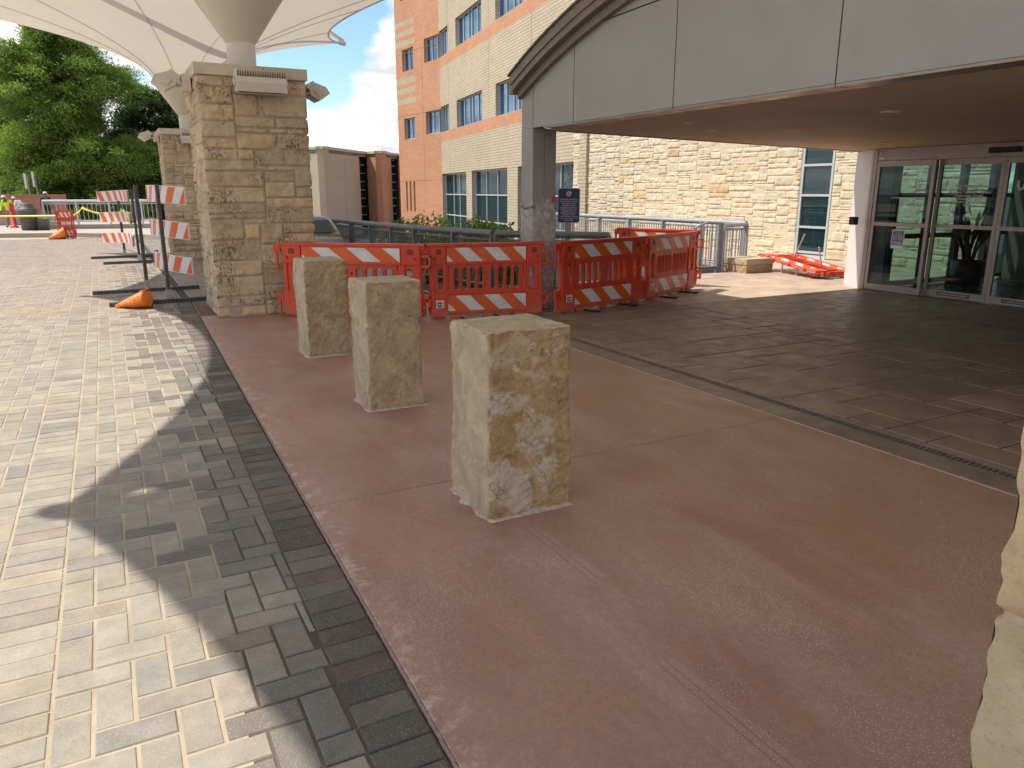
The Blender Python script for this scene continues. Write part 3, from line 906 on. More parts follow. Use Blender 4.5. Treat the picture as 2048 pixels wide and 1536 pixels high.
# floodlights on the piers
M_LAMPB = pm("putty_painted_aluminium", (0.62, 0.56, 0.48), 0.45, 0.05, 6, 0.05, 60, dirt=0.25, dirtcol=(0.2, 0.16, 0.11))
M_DARKSLOT = pm("shadowed_slot", (0.05, 0.045, 0.04), 0.8)
M_LENS = glass_mat("lamp_lens", (0.8, 0.8, 0.8), 0.12, dark=(0.35, 0.34, 0.31))
def floodlight(loc, rz, label, w=0.60, tilt=35, arm=0.16, front=False):
    t = thing("floodlight", label, "floodlight", loc, rz, "floodlights on the stone piers")
    # local: wall at y=0, lamp towards -y
    A = Matrix.Translation((0, -arm-0.06, 0)) @ Matrix.Rotation(R(tilt), 4, 'X')
    mb = MB()
    if front:
        prof = [(-0.10, -0.11), (-0.115, 0.0), (-0.10, 0.06), (0.09, 0.10), (0.10, -0.06), (0.03, -0.13)]
        vs = []
        P = [(y, z) for y, z in prof]
        mb.prism([(p[0], p[1]) for p in P], -w/2, w/2, M=A @ Matrix(((0, 0, 1, 0), (1, 0, 0, 0), (0, 1, 0, 0), (0, 0, 0, 1))))
    else:
        prof = [(-0.13, -0.10), (-0.13, 0.0), (-0.05, 0.11), (0.07, 0.11), (0.10, 0.02), (0.04, -0.10)]
        mb.prism(prof, -w/2, w/2, M=A @ Matrix(((0, 0, 1, 0), (1, 0, 0, 0), (0, 1, 0, 0), (0, 0, 0, 1))))
    mb.build("housing", [M_LAMPB], t)
    fn = MB()
    k = 21 if front else 15
    for i in range(k):
        x = -w/2+0.01+(w-0.02)*i/(k-1)
        if front: fn.box((x-0.003, -0.105, 0.045), (x+0.003, 0.10, 0.135), M=A)
        else: fn.box((x-0.003, -0.04, 0.10), (x+0.003, 0.085, 0.15), M=A)
    fn.build("heat_sink_fins", [M_LAMPB], t)
    if front:
        MB().box((-w/2+0.012, -0.10, 0.05), (w/2-0.012, 0.09, 0.075), M=A).build("fin_base", [M_DARKSLOT], t)
    MB().box((-w/2+0.03, -0.142 if not front else -0.06, -0.09 if not front else -0.137), (w/2-0.03, -0.128 if not front else 0.05, 0.0 if not front else -0.125), M=A).build("lens", [M_LENS], t)
    br = MB()
    for s in (-1, 1):
        x = s*(w/2+0.012)
        br.box((x-0.005, -0.035, -0.05), (x+0.005, 0.035, 0.05), M=A)
        br.tube([(x-0.012, -arm-0.06, 0), (x+0.012, -arm-0.06, 0)], 0.03, 12)
        br.tube([(x, -arm-0.06, 0), (x*0.55, -arm*0.55, -0.02), (x*0.5, -0.03, -0.03)], 0.016, 8)
    br.build("yoke", [M_LAMPB], t)
    MB().bbox((-0.13, -0.11, -0.10), (0.13, -0.0, 0.10), 0.01).build("junction_box", [M_LAMPB], t)
    return t
floodlight((1.90, 10.33, 2.90), 0, "long finned floodlight on the front of the big stained pier", 0.60, 6, 0.10, True)
floodlight((1.17, 10.95, 2.93), R(-90), "floodlight tilted outward on the left side of the big stained pier", 0.34, -35, 0.22)
floodlight((2.50, 10.95, 2.90), R(90), "floodlight on the right side of the big stained pier, against the sky", 0.34, -35, 0.20)
floodlight((2.10, 19.87, 2.80), 0, "long finned floodlight on the front of the farther pier", 0.60, 6, 0.10, True)
floodlight((1.37, 20.5, 2.85), R(-90), "small looking floodlight on the left side of the farther pier", 0.34, -35, 0.22)

# ------------------------------------------------------------------ entrance canopy (arched, metal clad)
def panel_mat(name, col, rough):
    t = NT(name)
    c = t.mix(t.ramp(t.noise(0.7, 4, 0.5), (0.3, 0.0), (0.7, 1.0)), tuple(q*0.96 for q in col), tuple(q*1.04 for q in col))
    c = t.mix(t.ramp(t.noise(9, 6, 0.7, vec=t.map(scale=(1, 1, 0.25))), (0.60, 0.0), (0.8, 0.25)), c, tuple(q*0.7 for q in col))
    c = t.mix(t.ramp(t.vor(1.6), (0.008, 0.6), (0.014, 0.0)), c, (0.05, 0.05, 0.05))
    t.set(Base_Color=c, Roughness=t.ramp(t.noise(3, 4), (0.3, rough-0.06), (0.7, rough+0.06)), Metallic=0.15)
    t.bump(t.noise(1.1, 2), 0.05, 0.02)
    return t.mat
M_PANEL = panel_mat("grey_metal_panel", (0.335, 0.328, 0.312), 0.45)
M_PANELJ = pm("panel_joint", (0.06, 0.055, 0.05), 0.7)
M_BRONZE = pm("bronze_painted_trim", (0.19, 0.16, 0.125), 0.45, 0.05, 3)
M_SOFFIT = pm("tan_soffit", (0.54, 0.42, 0.31), 0.75, 0.06, 1.2, 0.05, 20)
M_LIPS = pm("fascia_return", (0.30, 0.24, 0.19), 0.38, 0.12, 3, metal=0.4)
M_ROOF = pm("roof_sheet", (0.12, 0.10, 0.085), 0.5)
ox, oy = 5.15, 9.0
ec = thing("entrance_canopy", "low entrance canopy clad in grey metal panels with arched brown roof edge and tan soffit", "canopy", (ox, oy, 0))
def L_(x, y, z): return (x-ox, y-oy, z)
YC = 5.05
ZB = 2.412
SWAP = Matrix(((0, 0, 1, 0), (1, 0, 0, 0), (0, 1, 0, 0), (0, 0, 0, 1)))
T = Matrix.Translation((-ox, -oy, 0))
def arch(y): return 3.79 - (y-YC)**2/21.0 - 0.02*max(0, abs(y-YC)-3.4)**2
def arc2(y): return 3.455 - (y-YC)**2/220.0     # second, flatter joint high up
ys_joint = [9.06, 8.08, 6.24, 4.31, 2.4, 0.9]
edges = [9.37] + ys_joint + [0.72]
fp = MB()
for a, b in zip(edges[:-1], edges[1:]):
    g_ = -0.007
    N = 14
    up = [(a+g_ + (b-a-2*g_)*k/N) for k in range(N+1)]
    lowp = [(y, min(arch(y), arc2(y)-0.008)) for y in up]
    fp.prism([(a+g_, ZB), (b-g_, ZB)] + lowp[::-1], ox-0.02, ox, M=T @ SWAP)
N = 40
y0, y1 = 7.85, 2.3
top = [(y0+(y1-y0)*k/N) for k in range(N+1)]
fp.prism([(y, arc2(y)+0.008) for y in top] + [(y, max(arch(y), arc2(y)+0.012)) for y in top[::-1]], ox-0.02, ox, M=T @ SWAP)
fp.build("fascia_panel", [M_PANEL], ec)
by = [9.36+(0.73-9.36)*k/N for k in range(N+1)]
MB().prism([(9.36, ZB+0.006), (0.73, ZB+0.006)] + [(y, arch(y)-0.006) for y in by[::-1]], ox+0.001, ox+0.22, M=T @ SWAP).build("gable_backing", [M_PANELJ], ec)
rt = MB()
for a, b in ((8.79, 6.245), (6.235, 4.315), (4.305, 2.405), (2.395, 0.75)):
    rt.box(L_(5.132, b, ZB-0.024), L_(5.37, a, ZB-0.003))
rt.build("fascia_return", [M_LIPS], ec)
# soffit boards, falling slightly towards the doors
def zs(x): return ZB-0.022 - (x-5.37)*0.0205
so = MB()
for (xa, xb) in ((5.375, 7.6), (7.604, 9.7), (9.704, 11.9)):
    for (ya, yb) in ((-3, 0.4), (0.403, 4.6), (4.603, 9.0)):
        vs = [L_(xa, ya, zs(xa)), L_(xb, ya, zs(xb)), L_(xb, yb, zs(xb)), L_(xa, yb, zs(xa)), L_(xa, ya, zs(xa)+0.06), L_(xb, ya, zs(xb)+0.06), L_(xb, yb, zs(xb)+0.06), L_(xa, yb, zs(xa)+0.06)]
        so.add(vs, ((0, 3, 2, 1), (4, 5, 6, 7), (0, 1, 5, 4), (1, 2, 6, 5), (2, 3, 7, 6), (3, 0, 4, 7)))
so.build("soffit", [M_SOFFIT], ec)
sf = MB()
vs = [L_(5.495, 9.005, zs(5.5)-0.01), L_(12.2, 9.005, zs(12.2)-0.01), L_(12.2, 9.07, zs(12.2)-0.01), L_(5.495, 9.07, zs(5.5)-0.01), L_(5.495, 9.005, 2.90), L_(12.2, 9.005, 2.90), L_(12.2, 9.07, 2.90), L_(5.495, 9.07, 2.90)]
sf.add(vs, ((0, 3, 2, 1), (4, 5, 6, 7), (0, 1, 5, 4), (1, 2, 6, 5), (2, 3, 7, 6), (3, 0, 4, 7)))
sf.build("side_fascia", [M_PANEL], ec)
def vault(name, x0, x1, dz0, dz1, mat, ya=9.37, par=ec, n=44):
    m = MB(); vs = []
    P = []
    for k in range(n+1):
        y = ya+((2*YC-ya)-ya)*k/n
        P.append((y, arch(y)))
    for x in (x0, x1):
        for (y, z) in P:
            vs.append(L_(x, y, z+dz0)); vs.append(L_(x, y, z+dz1))
    s = 2*(n+1); fs = []
    for k in range(n):
        a = 2*k
        fs += [(a, a+1, a+3, a+2), (s+a, s+a+2, s+a+3, s+a+1), (a+1, s+a+1, s+a+3, a+3), (a, a+2, s+a+2, s+a)]
    fs += [(0, s, s+1, 1), (s-2, s-1, 2*s-1, 2*s-2)]
    m.add(vs, fs)
    return m.build(name, [mat], par)
vault("roof_rim", 4.975, 5.128, 0.0, 0.165, M_BRONZE)
vault("rim_soffit", 5.06, 5.127, -0.095, -0.002, M_BRONZE, 9.36)
vault("drip_edge", 4.955, 4.973, 0.085, 0.20, M_BRONZE, 9.385)
vault("roof_sheet", 4.93, 12.5, 0.202, 0.225, M_ROOF, 9.41)
MB().box(L_(5.00, 9.385, 2.86), L_(12.4, 9.50, 3.05)).build("eave_gutter", [M_BRONZE], ec)
cm = MB()
cm.box(L_(5.13, 9.06, 0), L_(5.305, 9.37, ZB-0.004)); cm.box(L_(5.311, 9.06, 0), L_(5.49, 9.37, ZB-0.004))
cm.build("column", [M_PANEL], ec)
MB().box(L_(5.14, 9.07, 0), L_(5.48, 9.36, ZB-0.006)).build("column_core", [M_PANELJ], ec)
M_WHITE = pm("white_trim", (0.75, 0.72, 0.66), 0.4, 0.03)
for (x, y, r) in ((6.98, 7.7, 0.095), (6.12, 7.16, 0.045), (6.9, 5.1, 0.095), (10.2, 7.6, 0.095)):
    z = zs(x)-0.003
    o = MB().lathe([(r, z+0.002), (r, z-0.006), (r*0.8, z-0.008), (r*0.78, z)], 28, c=(x-ox, y-oy)).build("recessed_light", [M_WHITE], ec)
    MB().lathe([(r*0.79, z-0.0035), (0.001, z-0.0035)], 24, c=(x-ox, y-oy)).build("light_lens", [M_WHITE], o)

# plastic sheeting taped round the column
def film_mat():
    t = NT("clear_plastic_film")
    tr = t.N.new("ShaderNodeBsdfTransparent"); tr.inputs[0].default_value = (0.95, 0.95, 0.95, 1)
    t.set(Base_Color=(0.80, 0.78, 0.76), Roughness=0.22)
    t.bump(t.noise(9, 7, 0.7, dist=1.5), 1.0, 0.03)
    m = t.N.new("ShaderNodeMixShader")
    f = t.ramp(t.noise(8, 6, 0.7, dist=1.5), (0.36, 0.16), (0.66, 0.75))
    t.L.new(f, m.inputs[0]); t.L.new(tr.outputs[0], m.inputs[1]); t.L.new(t.b.outputs[0], m.inputs[2]); t.L.new(m.outputs[0], t.out.inputs[0])
    return t.mat
M_FILM = film_mat()
M_REDTAPE = pm("red_tape", (0.62, 0.03, 0.04), 0.4)
ps = thing("plastic_sheet", "wrinkled clear plastic sheet taped round the canopy column", "plastic sheet", (5.31, 9.215, 0))
mb = MB(); vs = []; n = 56; nz = 26
for j in range(nz+1):
    z = 0.02+1.50*j/nz
    for i in range(n+1):
        th = 2*PI*i/n
        c_, s_ = math.cos(th), math.sin(th); m_ = 1/max(abs(c_), abs(s_))
        k = 1 + 0.02
        w = 0.010+0.014*abs(noise.noise(Vector((c_*2.5, s_*2.5, z*2.2)))) + (0.09*max(0, 0.30-z)/0.30)*abs(noise.noise(Vector((c_*4, s_*4, z*6))))*2
        zz = z + (0.07*noise.noise(Vector((c_*2, s_*2, 5))) if j == nz else 0) - (0.10*max(0, -c_) if j >= nz-1 else 0)
        vs.append((c_*m_*(0.18+w*0.8), s_*m_*(0.155+w*0.8), zz))
mb.add(vs, [(j*(n+1)+i, j*(n+1)+i+1, (j+1)*(n+1)+i+1, (j+1)*(n+1)+i) for j in range(nz) for i in range(n)], 0, None, True)
mb.build("film", [M_FILM], ps)
for (x, y, z, w, h, ax, rt_) in ((0.13, -0.19, 1.50, 0.04, 0.10, 1, 0.2), (-0.215, 0.02, 0.90, 0.2, 0.045, 0, 0.06)):
    T_ = MB()
    Mx = Matrix.Translation((x, y, z)) @ Matrix.Rotation(rt_, 4, 'Y' if ax == 1 else 'X')
    if ax == 1: T_.box((-w/2, -0.002, -h/2), (w/2, 0.002, h/2), M=Mx)
    else: T_.box((-0.002, -w/2, -h/2), (0.002, w/2, h/2), M=Mx)
    T_.build("tape_strip", [M_REDTAPE], ps)

# ------------------------------------------------------------------ longitudinal channelizing barricades
def orange_mat(name, col, fade):
    t = NT(name)
    c = t.mix(t.ramp(t.noise(3, 6, 0.65), (0.4, 0.0), (0.75, fade)), col, (0.62, 0.22, 0.16))
    c = t.mix(t.ramp(t.noise(14, 7, 0.7), (0.56, 0.0), (0.75, 0.3)), c, (0.16, 0.05, 0.03))
    s = t.N.new("ShaderNodeSeparateXYZ"); t.L.new(t.co, s.inputs[0])
    du = t.math('MULTIPLY', t.ramp(s.outputs[1], (0.0, 0.75), (0.20, 0.0)), t.ramp(t.noise(6, 5, 0.6), (0.3, 0.2), (0.7, 1.0)))
    c = t.mix(du, c, (0.42, 0.22, 0.17))     # splashed dust on the lower edge
    t.set(Base_Color=c, Roughness=0.42)
    t.bump(t.noise(5, 4), 0.12, 0.01)
    return t.mat
M_OR = orange_mat("red_orange_plastic", (0.58, 0.050, 0.012), 0.14)
M_STW = pm("white_reflective_sheeting", (0.66, 0.66, 0.66), 0.38, 0.05, 8, dirt=0.35, dirtcol=(0.3, 0.24, 0.18), ds=9)
M_STO = pm("orange_reflective_sheeting", (0.66, 0.105, 0.010), 0.38, 0.06, 8, dirt=0.25, dirtcol=(0.3, 0.12, 0.05), ds=9)
M_BLACK = pm("black_rubber", (0.02, 0.02, 0.02), 0.7)
M_STK = pm("sticker_white", (0.7, 0.7, 0.68), 0.45, 0.03)
M_STKR = pm("sticker_red", (0.6, 0.12, 0.04), 0.45, 0.03)

def clip_poly(poly, x0, x1):
    def cl(p, f, inter):
        o = []
        for i in range(len(p)):
            a, b = p[i], p[(i+1) % len(p)]
            if f(a): o.append(a)
            if f(a) != f(b): o.append(inter(a, b))
        return o
    for X, sg in ((x0, 1), (x1, -1)):
        f = lambda q: (q[0]-X)*sg >= 0
        poly = cl(poly, f, lambda a, b: (X, a[1]+(b[1]-a[1])*(X-a[0])/(b[0]-a[0])))
        if not poly: return []
    return poly

def stripes(x0, x1, z0, z1, step, y, lean=-1, phase=0.0, first=0):
    """alternating diagonal stripes, as (white, orange) lists of polygons"""
    out = ([], [])
    h = z1-z0
    k = -4
    while k*step/2 < (x1-x0)+2*h:
        s = x0+phase+k*step/2
        a, b = s, s+step/2
        p = [(a-lean*0 + (0 if lean < 0 else 0), z1), (b, z1), (b-lean*h, z0), (a-lean*h, z0)]
        p = clip_poly(p, x0, x1)
        if len(p) > 2: out[(k+first) % 2].append(p)
        k += 1
    return out

def hexslot(cx, z0, z1, w):
    h = w/2
    return [(cx-h, z0+h), (cx, z0), (cx+h, z0+h), (cx+h, z1-h), (cx, z1), (cx-h, z1-h)]

def barricade_meshes():
    Wd, H = 1.52, 0.955
    ms = {}
    # outline with hooks and feet
    out = [(0.0, 0.10), (0.04, 0.02), (0.10, 0.0), (0.19, 0.0), (0.235, 0.05), (0.30, 0.065), (0.46, 0.045), (0.52, 0.02), (0.60, 0.02), (0.65, 0.05),
           (0.80, 0.06), (0.92, 0.05), (0.98, 0.02), (1.06, 0.02), (1.11, 0.05), (1.26, 0.06), (1.31, 0.05), (1.34, 0.0), (1.44, 0.0), (1.49, 0.03), (1.52, 0.10),
           (1.52, 0.33), (1.50, 0.36), (1.50, 0.88), (1.535, 0.90), (1.535, 0.935), (0.0-0.015, 0.935), (-0.015, 0.90), (0.02, 0.88), (0.02, 0.36), (0.0, 0.33)]
    holes = []
    for cx in (0.155, 1.37): holes.append(hexslot(cx, 0.355, 0.66, 0.072))
    sx = [0.362 + i*0.105 for i in range(4)] + [0.843 + i*0.105 for i in range(4)]
    for cx in sx: holes.append(hexslot(cx, 0.352, 0.668, 0.070))
    for cx in [0.4145+0.105*i for i in range(3)] + [0.8955+0.105*i for i in range(3)]:
        holes.append([(cx-0.022, 0.692), (cx, 0.670), (cx+0.022, 0.692)])
    for cx in (0.155, 1.37): holes.append([(cx-0.03, 0.705), (cx, 0.672), (cx+0.03, 0.705)])
    for z in (0.40, 0.475, 0.55): holes.append([(0.748, z), (0.776, z), (0.776, z+0.045), (0.748, z+0.045)])
    for x in (0.258, 1.248): holes.append([(x-0.009, 0.37), (x+0.009, 0.37), (x+0.009, 0.69), (x-0.009, 0.69)])
    ms["panel"] = curve_mesh("panel", [out]+holes, 0.011, 0.005, [M_OR])
    fr = MB()      # raised relief: rims of slots, end posts, top rail, ribs
    M = Matrix(((1, 0, 0, 0), (0, 0, -1, 0), (0, 1, 0, 0), (0, 0, 0, 1)))
    fr.bbox((-0.02, 0.925, -0.045), (1.54, 0.962, 0.045), 0.008)
    for x0, x1 in ((0.03, 0.225), (1.295, 1.49)):
        fr.bbox((x0, 0.70, -0.040), (x1, 0.925, 0.040), 0.008)
        fr.bbox((x0-0.01, 0.03, -0.050), (x1+0.01, 0.335, 0.050), 0.01)
        fr.bbox((x0, 0.33, -0.036), (x0+0.035, 0.71, 0.036), 0.006)
        fr.bbox((x1-0.035, 0.33, -0.036), (x1, 0.71, 0.036), 0.006)
    for x in (0.0, 1.46):
        fr.bbox((x-0.055, 0.64, -0.028), (x+0.04+0.055, 0.80, 0.028), 0.006) if False else None
    fr.bbox((0.232, 0.698, -0.031), (1.288, 0.928, 0.031), 0.004); fr.bbox((0.232, 0.065, -0.031), (1.288, 0.312, 0.031), 0.004); fr.bbox((0.235, 0.695, -0.036), (1.285, 0.722, 0.036), 0.005)
    fr.bbox((0.235, 0.315, -0.034), (1.285, 0.34, 0.034), 0.005)
    fr.bbox((0.28, 0.0, -0.030), (0.42, 0.055, 0.030), 0.006); fr.bbox((0.70, 0.01, -0.030), (0.84, 0.06, 0.030), 0.006); fr.bbox((1.12, 0.0, -0.030), (1.24, 0.055, 0.030), 0.006)
    for s in (-1, 1):
        for cx in sx:
            for q in (-1, 1): fr.box((cx+q*0.042-0.003, 0.385, s*0.018-0.005), (cx+q*0.042+0.003, 0.635, s*0.018+0.005))
    ms["frame"] = fr.mesh("frame", [M_OR])
    hk = MB()
    hk.bbox((1.50, 0.66, -0.03), (1.60, 0.69, 0.03), 0.006); hk.bbox((1.50, 0.79, -0.03), (1.60, 0.82, 0.03), 0.006); hk.bbox((1.575, 0.66, -0.03), (1.60, 0.82, 0.03), 0.006)
    ms["upper_hinge_loop"] = hk.mesh("upper_hinge_loop", [M_OR])
    lw_ = MB(); lw_.bbox((1.50, 0.14, -0.03), (1.59, 0.17, 0.03), 0.006); lw_.bbox((1.50, 0.27, -0.03), (1.59, 0.30, 0.03), 0.006); lw_.bbox((1.565, 0.14, -0.03), (1.59, 0.30, 0.03), 0.006)
    ms["lower_hinge_loop"] = lw_.mesh("lower_hinge_loop", [M_OR])
    hk2 = MB()
    hk2.bbox((-0.075, 0.84, -0.02), (0.0, 0.93, 0.02), 0.005); hk2.bbox((-0.06, 0.60, -0.014), (-0.035, 0.86, 0.014), 0.004)
    ms["upper_hinge_pin"] = hk2.mesh("upper_hinge_pin", [M_OR])
    hk3 = MB(); hk3.bbox((-0.07, 0.22, -0.02), (0.0, 0.31, 0.02), 0.005); hk3.bbox((-0.058, 0.03, -0.014), (-0.034, 0.24, 0.014), 0.004)
    ms["lower_hinge_pin"] = hk3.mesh("lower_hinge_pin", [M_OR])
    for nm, (z0, z1, ph) in (("upper_reflective_strip", (0.732, 0.905, 0.10)), ("lower_reflective_strip", (0.10, 0.295, 0.10))):
        st = MB()
        for s in (1, -1):
            wq, oq = stripes(0.24, 1.28, z0, z1, 0.38, 0, lean=-1, phase=ph)
            for mi, lst in ((0, wq), (1, oq)):
                for p in lst: st.prism(p, s*0.0315, s*0.0335, mi)
        ms[nm] = st.mesh(nm, [M_STW, M_STO])
    sc = MB()
    for (x, z, r) in ((0.08, 0.775, 0.017), (1.44, 0.775, 0.017)):
        for s in (1, -1):
            a = [(x+r*math.cos(2*PI*k/12), z+r*math.sin(2*PI*k/12)) for k in range(12)]
            sc.prism(a, s*0.040, s*0.042)
    for (x, z) in ((0.13, 0.86), (1.39, 0.86)):
        sc.prism([(x-0.034, z-0.035), (x+0.034, z-0.035), (x+0.034, z+0.012), (x+0.018, z+0.035), (x-0.018, z+0.035), (x-0.034, z+0.012)], 0.0402, 0.0418)
    ms["moulded_recess"] = sc.mesh("moulded_recess", [pm("recess_shade", (0.22, 0.025, 0.01), 0.6)])
    sk = MB()
    sk.prism([(0.085, 0.145), (0.185, 0.145), (0.185, 0.245), (0.085, 0.245)], 0.0512, 0.0525, 0)
    sk.prism([(0.10, 0.165), (0.148, 0.165), (0.148, 0.222), (0.10, 0.222)], 0.0527, 0.0533, 1)
    cx, cz = 0.124, 0.194
    star = [(cx+(0.019 if k % 2 == 0 else 0.009)*math.cos(PI/2+k*PI/5), cz+(0.019 if k % 2 == 0 else 0.009)*math.sin(PI/2+k*PI/5)) for k in range(10)]
    sk.prism(star, 0.0535, 0.054, 0)
    sk.prism([(0.156, 0.20), (0.178, 0.205), (0.172, 0.218), (0.158, 0.216)], 0.0527, 0.0533, 2)
    sk.prism([(0.156, 0.17), (0.176, 0.168), (0.178, 0.186), (0.160, 0.188)], 0.0527, 0.0533, 2)
    for k in range(3): sk.prism([(0.09, 0.148+k*0.004), (0.18, 0.148+k*0.004), (0.18, 0.150+k*0.004), (0.09, 0.150+k*0.004)], 0.0527, 0.0531, 1)
    ms["maker_sticker"] = sk.mesh("maker_sticker", [M_STK, M_BLACK, M_STKR])
    for q, x in enumerate((0.42, 1.10)):
        ft = MB().tube([(x, 0.03, -0.33), (x, 0.012, -0.30), (x, 0.012, 0.30), (x, 0.03, 0.33)], 0.013, 6)
        ms["foot_bar" + "_"*q] = ft.mesh("foot_bar", [M_BLACK])
    return ms
BM_ = barricade_meshes()
def barricade(loc, right, label, sx=1.0, tiltM=None, feet=True, sticker=True):
    d = Vector((right[0], right[1], 0)).normalized()
    t = thing("barricade", label, "barricade", loc, math.atan2(d.y, d.x), "red and white striped plastic barricades")
    # meshes are drawn in local X (along), Y (up), Z (towards the viewer): stand them up
    S = Matrix.Rotation(R(90), 4, 'X') @ Matrix.Diagonal((sx, 1, 1, 1))
    if tiltM is not None:
        t.matrix_world = tiltM
    for k, me in BM_.items():
        if k.startswith("foot_bar") and not feet: continue
        if k == "maker_sticker" and not sticker: continue
        o = obj(k.rstrip('_'), me, t, S)
    return t
def dirv(a, b): return (b[0]-a[0], b[1]-a[1])
def place_bar(a, b, label, **k):
    L = math.hypot(b[0]-a[0], b[1]-a[1])
    return barricade((a[0], a[1], 0), dirv(a, b), label, sx=L/1.52, **k)
place_bar((1.98, 10.12), (3.50, 8.96), "leftmost plastic barricade, half hidden behind two stone bollards and touching the big pier", sticker=False)
place_bar((3.56, 8.97), (5.08, 8.69), "plastic barricade straight behind the nearest bollard, in front of the wrapped column")
place_bar((5.27, 8.58), (6.98, 9.02), "shaded plastic barricade just right of the wrapped column")
place_bar((7.08, 9.05), (8.62, 9.76), "rightmost standing plastic barricade, faded red, at the edge of the sunlight")
place_bar((8.30, 11.45), (8.95, 10.02), "sunlit plastic barricade standing behind the faded one, only its top showing", sticker=False)
# fallen one, propped on the stone block
a = Vector((12.05, 11.65, 0.30)); b = Vector((11.62, 9.75, 0.10))
xd = (b-a).normalized(); side = Vector((1, 0.1, 0)); side = (side - xd*side.dot(xd)).normalized()
zd = xd.cross(side)
if zd.z < 0: zd = -zd
Mf = Matrix((xd, -side, zd)).transposed()
if Mf.determinant() < 0: Mf = Matrix((xd, side, zd)).transposed()
# stood-up frame: X along, Z up(panel height), Y = -face normal -> lay it down
up_ = side; nrm = zd
Mfull = Matrix((xd, -(xd.cross(up_)).normalized(), up_)).transposed()
Mfull = Mfull.to_4x4(); Mfull.translation = a
fb = barricade((0, 0, 0), (1, 0), "toppled plastic barricade lying on its back against the pale stone block", tiltM=Mfull, feet=False, sticker=False, sx=1.25)
st = MB()
for (x, l0, l1) in ((0.45, -0.12, 0.55), (1.5, -0.10, 0.45)):
    st.tube([(x, -l0, 0.5), (x+0.12, -l1, 0.62 if x < 1 else 0.2)], 0.014, 8)
st.tube([(0.75, 0.02, 0.1), (0.75, 0.2, 0.1)], 0.016, 8); st.tube([(1.2, 0.02, 0.12), (1.2, 0.16, 0.12)], 0.016, 8)
st.build("steel_foot_rod", [M_CABLE], fb)

# ------------------------------------------------------------------ stone block, railings
sb = thing("stone_block", "low pale stone block holding up the toppled barricade beside the grey gate post", "stone block", (11.7, 11.55, 0))
mb = MB()
r_ = random.Random(3)
for (z0, z1, gx_, c) in ((0.0, 0.16, 0.012, (0.46, 0.33, 0.19)), (0.165, 0.28, 0.0, (0.50, 0.41, 0.28))):
    lay = [(0, 0, 0.72, z1-z0, c)]
    stone_face(mb, (-0.42+gx_, -0.36+gx_, z0), (1, 0, 0), (0, -1, 0), 0.72, lay, 0.03, 0.012, 0.02, world=Vector((5, z0, 0)))
    stone_face(mb, (-0.42+gx_, 0.36, z0), (0, -1, 0), (-1, 0, 0), 0.72, lay, 0.03, 0.012, 0.02, world=Vector((5, z0, 0)))
    mb.box((-0.43+gx_, -0.37+gx_, z0), (0.30, 0.36, z1), 0, c)
mb.build("stone", [M_WALLSTONE], sb)

M_GALV = pm("galvanised_steel", (0.36, 0.38, 0.40), 0.45, 0.10, 5, 0.05, 60, metal=0.35, dirt=0.15)
def railing(name, pts, label, h=1.0, z=lambda x, y: 0.0, post=1.2, pick=0.09, group=None, top=0.055, bottom=0.11, cat="railing", mat=None, capend=True, low_rail=True):
    mat = mat or M_GALV
    t = thing(name, label, cat, (pts[0][0], pts[0][1], z(*pts[0])), 0, group)
    o = Vector((pts[0][0], pts[0][1], z(*pts[0])))
    P = [Vector((x, y, z(x, y)))-o for x, y in pts]
    H = Vector((0, 0, h))
    MB().tube([p+H-Vector((0, 0, top)) for p in P], top, 12).build("top_rail", [mat], t)
    if low_rail: MB().tube([p+Vector((0, 0, bottom)) for p in P], 0.022, 6).build("bottom_rail", [mat], t)
    u = MB().tube([p+H-Vector((0, 0, top*2+0.05)) for p in P], 0.022, 6); u.build("upper_rail", [mat], t)
    pk = MB()
    for a, b in zip(P[:-1], P[1:]):
        L = (b-a).length; n = max(1, int(round(L/post)))
        for i in range(n+1):
            if i == 0 and a is not P[0]: continue
            q = a.lerp(b, i/n)
            d = (b-a).normalized()
            M = Matrix.Translation(q) @ Matrix.Rotation(math.atan2(d.y, d.x), 4, 'Z')
            po = MB().bbox((-0.028, -0.055, -0.12), (0.028, 0.055, h-top), 0.006, M=M)
            po.build("post", [mat], t)
        m = max(1, int(L/pick))
        for i in range(1, m):
            q = a.lerp(b, i/m)
            pk.box((q.x-0.009, q.y-0.009, q.z+bottom), (q.x+0.009, q.y+0.009, q.z+h-top*2-0.05))
    pk.build("pickets", [mat], t)
    return t
M_GALVD = pm("shade_dark_steel", (0.17, 0.18, 0.185), 0.5, 0.12, 5, 0.05, 60, metal=0.3, dirt=0.15)  # darker copy of the galvanised steel, shade put into its colour
railing("railing", [(4.80, 26.0), (4.80, 19.4), (4.88, 15.4), (5.08, 13.4), (5.3, 12.1), (5.5, 11.0)], "long shaded steel railing curving past the stone pier above the lower level", 1.0, post=1.15, mat=M_GALVD)
railing("railing", [(5.52, 10.95), (6.15, 10.3), (6.8, 9.62)], "short shaded railing behind the wrapped column", 1.0, post=1.8, mat=M_GALVD)
railing("railing", [(11.9, 20.0), (11.9, 11.9)], "bright sunlit railing in front of the stone wall", 1.0, post=1.3)
railing("railing_gate", [(11.88, 11.88), (11.12, 11.74)], "flat steel end panel between two posts above the stone block", 0.97, post=0.78, pick=0.15, top=0.04, cat="gate panel")
t = thing("stair_handrail", "sloping sunlit handrail going down the hidden stairs left of the gate post", "handrail", (11.1, 11.76, 0))
MB().tube([(0, 0, 0.98), (-0.32, 0.05, 1.0), (-0.55, 0.1, 0.92), (-2.6, 0.6, -0.45)], 0.024, 10).build("grip_rail", [M_GALV], t)
